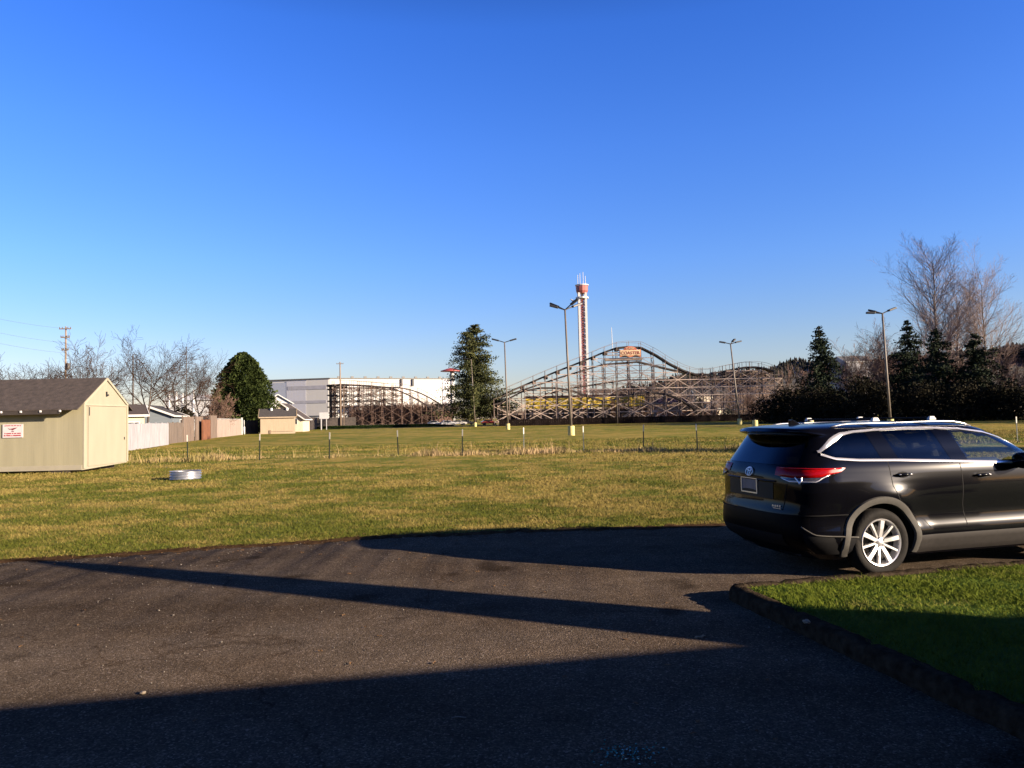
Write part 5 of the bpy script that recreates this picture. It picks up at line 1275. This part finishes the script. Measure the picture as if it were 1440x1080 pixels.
# ------------------------------------------------------------------ wooden roller coaster
def coaster():
    o = gx(880, 170); T = thing('roller_coaster', 'timber lattice roller coaster with long lift hill across the fairground', 'roller coaster', o)
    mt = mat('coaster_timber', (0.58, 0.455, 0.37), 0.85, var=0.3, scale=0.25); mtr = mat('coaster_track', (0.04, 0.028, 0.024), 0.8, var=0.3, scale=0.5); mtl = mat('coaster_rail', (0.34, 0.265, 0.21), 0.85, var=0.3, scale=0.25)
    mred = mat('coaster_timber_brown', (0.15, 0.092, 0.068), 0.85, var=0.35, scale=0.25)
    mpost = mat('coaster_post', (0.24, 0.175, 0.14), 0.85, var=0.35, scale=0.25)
    LV = [0.9, 2.6, 4.35, 6.1, 7.85, 9.6, 11.35, 13.1, 14.8]
    bents = [0]
    def row(prof, d, pxs, wid, mm, ledge=True, track=True, diag=True, nobent=False, hand=True, base=0.0):
        px_, py_ = [q[0] for q in prof], [q[1] for q in prof]
        hh = lambda px: at(px, float(np.interp(px, px_, py_)), d).z
        X = [gx(px, d).x - o.x for px in pxs]; Z = [max(0.4, hh(px)) for px in pxs]; y = d - o.y
        if not nobent:
            for i, (x, z) in enumerate(zip(X, Z)):
                mb = MB()
                for yy in (y, y + wid): mb.beam((x, yy, -0.2), (x, yy, z), 0.13, 0.13); mb.beam((x, yy, z), (x, yy, z + 1.25), 0.08)
                for a, b in zip([0] + LV, LV):
                    if b < z: mb.beam((x, y, b), (x, y + wid, b), 0.08, 0.14); mb.beam((x, y if i % 2 else y + wid, a), (x, y + wid if i % 2 else y, b), 0.07)
                mb.beam((x, y - 0.5, z - 0.15), (x, y + wid + 0.5, z - 0.15), 0.2, 0.3)
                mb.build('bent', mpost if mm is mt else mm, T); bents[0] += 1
        br = MB()
        for lv in LV:
            for i in range(len(X) - 1):
                if Z[i] > lv and Z[i + 1] > lv:
                    if ledge: br.beam((X[i], y - 0.12, lv), (X[i + 1], y - 0.12, lv), 0.10, 0.17 if mm is mt else 0.12)
        if diag:
            for j, (a, b) in enumerate(zip([0] + LV, LV)):
                for i in range(len(X) - 1):
                    if Z[i] > b - 0.3 and Z[i + 1] > b - 0.3:
                        if (i + j) % 2: br.beam((X[i], y - 0.08, a), (X[i + 1], y - 0.08, b), 0.08, 0.11)
                        else: br.beam((X[i], y - 0.08, b), (X[i + 1], y - 0.08, a), 0.08, 0.11)
        br.build('bracing', mm, T)
        if track:
            tb = MB(); xs = np.linspace(pxs[0], pxs[-1], len(pxs) * 4)
            P3 = [Vector((gx(q, d).x - o.x, y, hh(q))) for q in xs]
            for a, b in zip(P3, P3[1:]):
                if a.z > 0.5: tb.beam(a + Vector((0, 0.4, 0)), b + Vector((0, 0.4, 0)), 0.4, 0.22); tb.beam(a + Vector((0, wid - 0.4, 0)), b + Vector((0, wid - 0.4, 0)), 0.4, 0.22); tb.beam(a + Vector((0, wid / 2, -0.18)), b + Vector((0, wid / 2, -0.18)), wid, 0.10)
            tb.build('track', mtr, T)
            if hand:
                hb = MB(); up_ = Vector((0, 0, 1.2)); 
                for a, b in zip(P3, P3[1:]):
                    if a.z > 0.5: hb.beam(a + up_ + Vector((0, -.3, 0)), b + up_ + Vector((0, -.3, 0)), 0.05, 0.06); hb.beam(a + up_ + Vector((0, wid + .3, 0)), b + up_ + Vector((0, wid + .3, 0)), 0.05, 0.06)
                hb.build('handrail', mpost, T)
    lift = [(690, 560), (705, 556), (720, 549), (755, 534), (785, 521.5), (820, 508), (850, 495.5), (870, 488.5), (885, 487), (905, 488), (925, 498), (945, 511), (965, 521), (980, 525.5), (1000, 526), (1025, 520.5), (1050, 516), (1065, 515.5), (1080, 517.5), (1095, 523), (1107, 531)]
    row(lift, 170, list(range(700, 1108, 17)), 2.6, mt)
    row([(985, 524), (1000, 524), (1025, 520.5), (1050, 516.5), (1065, 516), (1080, 518), (1095, 523.5), (1107, 531)], 173.6, list(range(990, 1108, 14)), 2.0, mt, track=False, hand=False)
    row([(690, 570), (705, 566), (735, 550), (760, 545), (785, 545), (810, 550), (835, 559), (850, 564), (865, 561), (890, 554), (915, 551), (940, 554), (960, 562), (975, 572), (986, 584)], 166.8, list(range(695, 985, 22)), 2.2, mt, ledge=False, diag=True)
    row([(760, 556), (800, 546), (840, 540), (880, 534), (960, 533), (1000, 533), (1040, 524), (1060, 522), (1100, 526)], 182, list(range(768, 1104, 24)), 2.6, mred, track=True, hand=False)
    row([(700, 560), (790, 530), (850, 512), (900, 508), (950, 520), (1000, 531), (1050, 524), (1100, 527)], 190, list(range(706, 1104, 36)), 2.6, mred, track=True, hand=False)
    left = [(467, 541.5), (478, 540), (500, 541), (520, 542), (540, 544), (560, 544.5), (575, 547), (590, 552), (605, 559.5), (620, 569), (634, 579), (645, 588)]
    row([(870, 522), (940, 524), (1000, 527), (1025, 521.5), (1050, 518), (1080, 518.5), (1107, 531)], 176, list(range(880, 1108, 13)), 2.4, mt, track=False, hand=False, ledge=False, nobent=True)
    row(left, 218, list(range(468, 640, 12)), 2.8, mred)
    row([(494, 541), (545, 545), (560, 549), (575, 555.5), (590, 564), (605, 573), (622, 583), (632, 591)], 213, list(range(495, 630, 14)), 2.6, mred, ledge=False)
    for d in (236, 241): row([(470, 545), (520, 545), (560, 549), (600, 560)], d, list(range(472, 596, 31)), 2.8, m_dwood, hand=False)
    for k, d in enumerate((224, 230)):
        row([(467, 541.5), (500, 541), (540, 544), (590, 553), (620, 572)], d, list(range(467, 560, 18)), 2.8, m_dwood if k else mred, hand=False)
    tb = MB(); a0 = gx(468, 218); a1 = gx(467, 230); zt = hz(468, 541.5, 218); cy = (a0.y + a1.y + 2.8) / 2 - o.y; r = (a1.y + 2.8 - a0.y) / 2      # banked turnaround at the left end
    pts = [(a0.x - o.x + 1.0 - 3.2 * math.sin(t), cy - r * math.cos(t), zt) for t in np.linspace(0, PI, 15)]
    for p, q in zip(pts, pts[1:]): tb.beam(p, q, 1.8, 0.4)
    for p in pts[1:-1:2]:
        tb.beam((p[0], p[1], 0), p, 0.25)
        for a, b in zip([0] + LV[:-2], LV[:-2]): tb.beam((p[0], p[1] - 1, a), (p[0] + 0.8, p[1] + 1, b), 0.14); tb.beam((p[0] - .8, p[1], b), (p[0] + 0.8, p[1], b), 0.14, 0.3)
    tb.build('turnaround', m_dwood, T)
    # summit sign, its platform and boards
    d = 169.2; y = d - o.y; L = lambda px: gx(px, d).x - o.x; Zp = lambda py: at(888, py, d).z
    mb = MB(); mb.box(((L(853) + L(905)) / 2, y + 0.3, Zp(505.5)), (L(905) - L(853), 1.6, 0.40)); mb.box(((L(855) + L(875)) / 2, y - 0.2, Zp(499)), (L(875) - L(855), 0.1, 0.22)); mb.box(((L(855) + L(875)) / 2, y - 0.2, Zp(495.5)), (L(875) - L(855), 0.1, 0.18)); mb.build('catwalk', mtl, T)
    mor = mat('sign_orange', (0.72, 0.26, 0.12), 0.55, var=0.12, scale=0.8); mpale = mat('sign_pale', (0.80, 0.58, 0.34), 0.55, var=0.08); mred2 = mat('sign_red_paint', (0.48, 0.09, 0.06), 0.55, var=0.1); mnav = mat('sign_letter', (0.30, 0.045, 0.03), 0.5, var=0.1)
    x0, x1 = L(873.5), L(903.5); xc = (x0 + x1) / 2; zb, zm, zt = Zp(502.5), Zp(492), Zp(487.2); W2 = (x1 - x0) / 2
    out = [(-W2, zb)] + [(W2 * (t - 1), zb + 0.35 * math.sin(PI * t / 2) ** 2 * 0 + 0.30 * (1 - abs(t - 1)) * 0) for t in np.linspace(0.1, 1.9, 3)] + [(W2, zb), (W2, zm)] + [(W2 * 0.62 * math.cos(t) * 1.0, zm + (zt - zm) * math.sin(t)) for t in np.linspace(0.0, PI, 13)] + [(-W2, zm)]
    mb = MB(); mb.prism(out, lambda a, b: (xc + a, y - 0.42, b), lambda a, b: (xc + a, y - 0.15, b)); s_o = mb.build('summit_sign', mor, T)
    cap = [(W2 * 0.60 * math.cos(t), zm + (zt - zm - 0.1) * math.sin(t)) for t in np.linspace(0.0, PI, 13)]
    mb = MB(); mb.prism(cap, lambda a, b: (xc + a, y - 0.47, b), lambda a, b: (xc + a, y - 0.421, b)); mb.build('arch_panel', mred2, s_o)
    mb = MB(); mb.box((xc, y - 0.45, (zm + zb) / 2 + 0.18), (2 * W2 - 0.3, 0.05, (zm - zb) * 0.72)); mb.build('name_panel', mpale, s_o)
    mb = MB()
    for s in (-1, 1): mb.prism([(s * W2 * .95, zb + .05), (s * W2 * .1, zb + .05), (s * W2 * .5, zb + .48)], lambda a, b: (xc + a, y - 0.50, b), lambda a, b: (xc + a, y - 0.43, b))
    mb.build('scroll', m_dwood, s_o)
    for txt, zz, sz, mm, sx in (('CLASSIC', zm + 0.10, 0.62, mpale, 0.85), ('COASTER', (zm + zb) / 2 - 0.20, 0.98, mnav, 1.0)):
        cu = bpy.data.curves.new('lettering', 'FONT'); cu.body = txt; cu.size = sz; cu.align_x = 'CENTER'; cu.extrude = 0.02; cu.offset = 0.012
        tmp = bpy.data.objects.new('tmp', cu); C.objects.link(tmp); bpy.context.view_layer.update()
        me = bpy.data.meshes.new_from_object(tmp.evaluated_get(bpy.context.evaluated_depsgraph_get())); bpy.data.objects.remove(tmp)
        me.materials.clear(); me.materials.append(mm)
        lo = bpy.data.objects.new('lettering', me); C.objects.link(lo); lo.parent = s_o; lo.location = (xc, y - 0.50, zz); lo.rotation_euler = (PI / 2, 0, 0); lo.scale = (sx, 1, 1)
    mb = MB(); mb.tube([(L(866), y + 2, Zp(505)), (L(865), y + 2, Zp(458))], [0.10, 0.05], 6); mb.build('mast', m_white, T)
    mb = MB()
    for px in range(735, 872, 17):                          # machinery boxes on the lift hill, as dark nodes at each bent
        z = at(px, float(np.interp(px, [q[0] for q in lift], [q[1] for q in lift])), 170).z; mb.box((gx(px, 170).x - o.x, 1.3 + 170 - o.y, z - 0.4), (0.9, 2.2, 0.7))
    mb.build('lift_housing', mtr, T)
    print('bents', bents[0])
coaster()

# ------------------------------------------------------------------ drop tower
def tower():
    p = gx(823, 300); h = hz(822, 412, 300); T = thing('drop_tower', 'tall white lattice drop tower with a red head and antennas', 'ride', p)
    mr_ = mat('tower_red', (0.36, 0.10, 0.085), 0.5, var=0.15); w2 = 1.35
    for sx in (-1, 1):
        for sy in (-1, 1): mb = MB(); mb.beam((sx * w2, sy * w2, -.3), (sx * w2, sy * w2, h), 0.85); mb.build('leg', m_white, T)
    mb = MB(); z = 1.0; k = 0
    while z < h - 2.2:
        for a, b in (((-w2, -w2), (w2, -w2)), ((w2, -w2), (w2, w2)), ((w2, w2), (-w2, w2)), ((-w2, w2), (-w2, -w2))):
            mb.beam((a[0], a[1], z), (b[0], b[1], z + 2.2), 0.26); mb.beam((b[0], b[1], z), (a[0], a[1], z + 2.2), 0.26); mb.beam((a[0], a[1], z), (b[0], b[1], z), 0.22)
        z += 2.2
    mb.build('lattice', mr_, T)
    mb = MB(); mb.beam((0, 0, 0), (0, 0, h), 0.9); mb.build('core', mat('tower_core', (0.45, 0.36, 0.35), 0.6, var=0.2), T)
    mb = MB(); mb.lathe([(0, h + 2.9), (2.5, h + 2.8), (2.4, h + 0.8), (2.0, h - 0.2), (0, h - 0.2)], 12); hd = mb.build('head', mr_, T)
    mb = MB(); mb.lathe([(2.2, h + 2.9), (2.75, h + 2.95), (2.75, h + 3.3), (2.2, h + 3.3)], 16); mb.build('head_rim', m_white, hd)
    mb = MB(); mb.lathe([(1.2, h - 2.6), (2.6, h - 2.3), (2.6, h - 1.7), (1.2, h - 1.5)], 12); mb.build('collar', m_white, T)
    for x, y, l in ((-1.6, 0, 4.4), (-0.6, 1.0, 5.2), (0.5, -.8, 5.4), (1.5, .3, 4.0)): mb = MB(); mb.tube([(x, y, h + 3), (x, y, h + 3 + l)], 0.10, 6); mb.build('antenna', m_white, hd)
tower()

# ------------------------------------------------------------------ fairground stalls and fences behind the grass
def stall():
    d = 178; o = gx(820, d); T = thing('yellow_stall', 'long low stall with three yellow board rows under the lift hill', 'stall', o)
    X = lambda px: gx(px, d).x - o.x; Z = lambda py: at(820, py, d).z; my = mat('yellow_board', (1.0, 0.70, 0.06), 0.6, var=0.35, scale=1.1, stretch=(1, 1, 0.1))
    mb = MB(); mb.box(((X(738) + X(892)) / 2, 2.2, Z(575) / 2), (X(892) - X(738), 4, Z(575))); mb.build('wall', m_dwood, T)
    for py in (560.5, 566, 571.3):
        mb = MB(); mb.box(((X(740) + X(896)) / 2, -0.25 - 0.1 * (571.3 - py) / 5, Z(py)), (X(896) - X(740), 0.14, 0.80))
        mb.build('board_row', my, T)
    mb = MB(); mb.box((X(895), -0.5, Z(565)), (X(905) - X(884), 2.0, Z(557) - Z(572))); mb.build('end_kiosk', my, T)
    mb = MB(); mb.box(((X(738) + X(892)) / 2, 2.4, Z(556.5)), (X(892) - X(738), 4.6, 0.35)); mb.build('roof', mat('stall_roof', (0.16, 0.07, 0.05), 0.7, var=0.2), T)
stall()
def stall2():
    d = 176; o = gx(948, d); T = thing('orange_stall', 'low orange and purple stall under the right hump of the coaster', 'stall', o); Z = lambda py: at(948, py, d).z
    mb = MB(); mb.box((0, 1.5, Z(571) / 2), (8.2, 3, Z(571))); mb.build('wall', mat('stall_orange', (0.36, 0.17, 0.08), 0.7, var=0.4, scale=1.2), T)
    mb = MB(); mb.box((-0.4, 1.3, (Z(560) + Z(568)) / 2), (7, 3.4, Z(560) - Z(568))); mb.build('canopy', mat('stall_purple', (0.07, 0.04, 0.10), 0.7, var=0.3), T)
    mb = MB(); mb.box((0, -0.1, Z(574)), (7.6, 0.2, 0.8)); mb.build('counter', m_wood, T)
stall2()
fence('base_fence', 'long low dark fence along the foot of the coaster', [(gx(702, 165.3).x, 165.3), (gx(1108, 165.6).x, 165.6)], 1.45, mat('black_boards', (0.016, 0.012, 0.011), 1.0, spec=0.0, var=0.4, scale=1.0), 0.5, seed=20)
fence('left_base_fence', 'dark boarding along the foot of the left coaster hill', [(gx(466, 208).x, 208), (gx(500, 208).x, 208)], 2.6, m_dwood, 0.6, seed=21)
for i, (px, d, h, wd, lab, m) in enumerate([(860, 176, 5.6, 9, 'bare brown tree below the summit sign', m_rtwig), (985, 172, 5.4, 7, 'pale tangled bush right of the coaster hump', m_pbark), (1062, 166, 6.0, 9, 'brown bush beside the right end of the coaster', m_rtwig), (1035, 190, 5.0, 7, 'bare bush behind the right lamp post', m_pbark), (585, 226, 6.5, 8, 'bare reddish tree inside the left coaster hill', m_rtwig), (540, 236, 6.2, 8, 'bare tree behind the left coaster hill bracing', m_rtwig), (770, 205, 6, 8, 'bare tree left of the drop tower foot', m_rtwig), (910, 196, 6.5, 9, 'bare tree behind the coaster below its summit', m_rtwig), (1085, 200, 8, 9, 'bare tree behind the right end of the coaster', m_rtwig)]):
    bare_tree(gx(px, d), h, lab, BRUSH, 120 + i, m_pbark, m, stems=4, name='bare_shrub', cat='shrub', group='bare shrubs in the fairground')
broadleaf(gx(1024, 168), 2.6, 3.6, 'green shrub near the foot of the right lamp post', 140, m_greenbush, 'green_shrub', 300, 0.26, 'shrub', 0.05, False)
p = gx(1214, 200); house('grey_barn', 'pale grey building wall glimpsed between the bare trees', (p.x, 206, 0), 7.5, 9, hz(1214, 508, 200), hz(1214, 500, 203), R(5), m_fpink, m_steelg, m_white, 0.3, cat='building')
p = gx(1425, 170); house('far_cottage', 'low pale building glimpsed at the right edge of the trees', (p.x, 175, 0), 9, 7, hz(1425, 552, 170), hz(1425, 542, 173), R(-6), m_gar, m_groof, m_white, 0.4, cat='building')
for i, (px, py, d, w_, lab) in enumerate([(846, 547, 330, 9, 'far pale building left of the coaster summit pole'), (990, 549, 330, 8, 'far pale building behind the coaster dip'), (1012, 566, 260, 8, 'far white building low behind the right lamp post')]):
    p = gx(px, d); house('far_building', lab, (p.x, d + 4, 0), w_, 7, hz(px, py, d) - 2, hz(px, py, d), R(10 * i), m_gar, m_groof, m_white, 0.3, cat='building')

# parked cars far beyond the pine
def far_car(px, d, col, label, rz):
    T = thing('far_parked_car', label, 'car', gx(px, d), rz, 'cars parked beyond the pine'); m = mat('car_paint_' + label.split()[1], col, 0.3, 0.1, var=0.05, coat=1.0)
    lo = [(-2.2, .35), (2.2, .35), (2.25, .7), (1.9, .9), (1.1, .98), (-1.9, 1.0), (-2.25, .85)]; hi = [(1.0, .97), (0.35, 1.42), (-1.2, 1.45), (-1.85, .99)]
    mb = MB(); mb.prism(lo, lambda a, b: (a, -.86, b), lambda a, b: (a, .86, b)); mb.prism(hi, lambda a, b: (a, -.70, b), lambda a, b: (a, .70, b)); mb.build('body', m, T, bevel=0.06)
    for s in (-1, 1):
        mb = MB(); mb.prism([(0.8, 1.0), (0.30, 1.36), (-1.15, 1.38), (-1.6, 1.02)], lambda a, b: (a, s * .705, b), lambda a, b: (a, s * .72, b)); mb.build('side_window', m_pane, T)
        for x in (-1.35, 1.35): mb = MB(); mb.lathe([(0, -.1), (.33, -.1), (.33, .1), (0, .1)], 16, (x, s * .80, .33), axis='y'); mb.build('wheel', m_dark, T)
for px, d, c_, l, r_ in ((612, 206, (.62, .63, .64), 'parked white hatchback at the foot of the left coaster hill', 0.1), (630, 204, (.40, .41, .43), 'parked silver car left of the pine trunk', 0.4), (645, 208, (.60, .58, .54), 'parked cream car just left of the pine trunk', 0.2), (656, 210, (.05, .05, .06), 'parked black car close behind the pine trunk', 0.1), (688, 200, (.30, .05, .04), 'parked red car right of the pine trunk', 0.2)):
    far_car(px, d, c_, l, r_)

# ------------------------------------------------------------------ things behind the camera that throw the foreground shade
a = R(10.9); ex, ey = math.cos(a), math.sin(a); c0 = Vector((6.0, 0.71, 0)); ctr = c0 + Vector((ex, ey, 0)) * -2.5 + Vector((ey, -ex, 0)) * 5.0
house('bungalow', 'unseen low tan bungalow behind the viewer, lengthened to block sky light', (ctr.x, ctr.y, 0), 27.0, 9.0, 2.95, 4.9, a, m_tan, m_roof, m_white, 0.5, wins=(('f', 2, 1.6, 1.6, 1.2), ('f', -4, 1.6, 1.6, 1.2)))  # house read from its shadow edge, extended left to cut sky fill
T_ = thing('timber_post', 'tall tapered timber post on the lawn, outside the picture to the right', 'post', (8.0, 3.75, 0.1)); mb = MB()
mb.tube([(0, 0, 0), (0, 0, 1.2), (0, 0, 2.2), (0, 0, 3.2), (0, 0, 4.1), (0, 0, 4.5)], [.56, .51, .45, .34, .19, .05], 14); mb.build('shaft', m_pole, T_, True); mb = MB(); mb.lathe([(0.0, .25), (.72, .2), (.78, 0)], 14); mb.build('footing', m_kerb, T_)

# ------------------------------------------------------------------ separate the loose pieces of small fittings
def split_loose(o):
    me = o.data; bm = bmesh.new(); bm.from_mesh(me); seen = set(); groups = []
    bm.faces.ensure_lookup_table()
    for f in bm.faces:
        if f.index in seen: continue
        st = [f]; seen.add(f.index); g = []
        while st:
            q = st.pop(); g.append(q.index)
            for v in q.verts:
                for n in v.link_faces:
                    if n.index not in seen: seen.add(n.index); st.append(n)
        groups.append(g)
    if len(groups) < 2: bm.free(); return
    for i, g in enumerate(groups):
        k = set(g); b2 = bm.copy(); b2.faces.ensure_lookup_table()
        bmesh.ops.delete(b2, geom=[f for f in b2.faces if f.index not in k], context='FACES')
        m2 = bpy.data.meshes.new(o.name); b2.to_mesh(m2); b2.free()
        for mm in me.materials: m2.materials.append(mm)
        if i == 0: first = m2; continue
        c = o.copy(); c.data = m2; C.objects.link(c)
    o.data = first; bm.free()
for o in list(bpy.data.objects):
    if o.type == 'MESH' and o.parent and o.name.split('.')[0] in SPLIT: split_loose(o)

# ------------------------------------------------------------------ litter on the tarmac
def litter():
    rnd = random.Random(2)
    mb = MB()
    for k in range(260):
        x = rnd.uniform(-8, 6); y = (edge_y(x) - abs(rnd.gauss(0, 0.7))) if rnd.random() < 0.6 else rnd.uniform(4, 12)
        z = 0.006
        if (Vector((x, y, 0)) - KC).dot(KB) > 0: x -= 4
        s = rnd.uniform(.012, .032); t = rnd.uniform(0, 6.3); c, n_ = math.cos(t), math.sin(t); h = rnd.uniform(.002, .014)
        pt = lambda a, b, q: (x + (a * c - b * n_) * s, y + (a * n_ + b * c) * s, z + q)
        mb.add([pt(-1, 0, 0), pt(-.2, -.5, h), pt(.7, -.25, 0), pt(1, 0, h), pt(.7, .25, 0), pt(-.2, .5, h), pt(0, 0, h * .3)], [(0, 1, 6), (1, 2, 6), (2, 3, 6), (3, 4, 6), (4, 5, 6), (5, 0, 6)])
    tag(mb.build('fallen_leaves', mat('dead_leaf', (0.20, 0.115, 0.055), 0.9, var=0.5, scale=9, spec=0.1), fix=False), 'small dead brown leaves scattered over the tarmac', kind='stuff')
    p = gp(985, 897); mb = MB(); pts = [p + Vector((0.10 * (t - .5), 0.05 * (t - .5) + 0.008 * math.sin(t * 9), 0.012)) for t in np.linspace(0, 1, 7)]; mb.tube([q - p for q in pts], [.006, .008, .007, .008, .007, .006, .003], 6)
    mb.tube([pts[3] - p, pts[3] - p + Vector((.03, .03, .01))], [.005, .002], 5); tag(mb.build('twig', mat('pale_twig', (0.42, 0.33, 0.2), 0.8, var=0.2), off=None), 'short pale broken twig on the tarmac near the kerb', 'twig').location = p
    p = gp(645, 1010); mb = MB(); mb.tube([(-.045, 0, .005), (0, .004, .008), (.045, -.003, .005)], [.003, .0045, .003], 6); tag(mb.build('straw_stalk', mat('dry_straw', (0.34, 0.30, 0.24), 0.8, var=0.2)), 'thin dry stalk lying in the shaded tarmac', 'stalk').location = p
    for (px, py, s, lab) in ((201, 976, .022, 'small pale pebble at the edge of the big shadow'), (1134, 876, .03, 'chipped pale stone lying on the kerb edge')):
        p = gp(px, py, 0.15 if px > 1000 else 0); bm = bmesh.new(); bmesh.ops.create_icosphere(bm, subdivisions=2, radius=s)
        for v in bm.verts: v.co *= rnd.uniform(.8, 1.15); v.co.z *= .6
        me = bpy.data.meshes.new('pebble'); bm.to_mesh(me); bm.free(); me.materials.append(mat('pebble_' + str(px), (0.36, 0.29, 0.20), 0.8, var=0.3, scale=30)); o = bpy.data.objects.new('pebble', me); C.objects.link(o); o.location = (p.x, p.y, p.z + s * .4); tag(o, lab, 'pebble')
    mb = MB()
    for k in range(90):
        p = gp(rnd.gauss(884, 24), rnd.gauss(1060, 7)); s = rnd.uniform(.004, .012); t = rnd.uniform(0, 6.3); tl = rnd.uniform(-.5, .5)
        mb.prism([(s * math.cos(t + q) * rnd.uniform(.6, 1), s * math.sin(t + q) * rnd.uniform(.6, 1)) for q in (0, 2.0, 4.1)], lambda a, b: (p.x + a, p.y + b, .004 + abs(a * tl)), lambda a, b: (p.x + a, p.y + b, .009 + abs(a * tl)))
    o = mb.build('broken_glass', mat('teal_glass', (0.05, 0.28, 0.24), 0.08, var=0.3, scale=60)); tag(o, 'scatter of small teal glass fragments on the shaded tarmac', 'broken glass', kind='stuff')
litter()
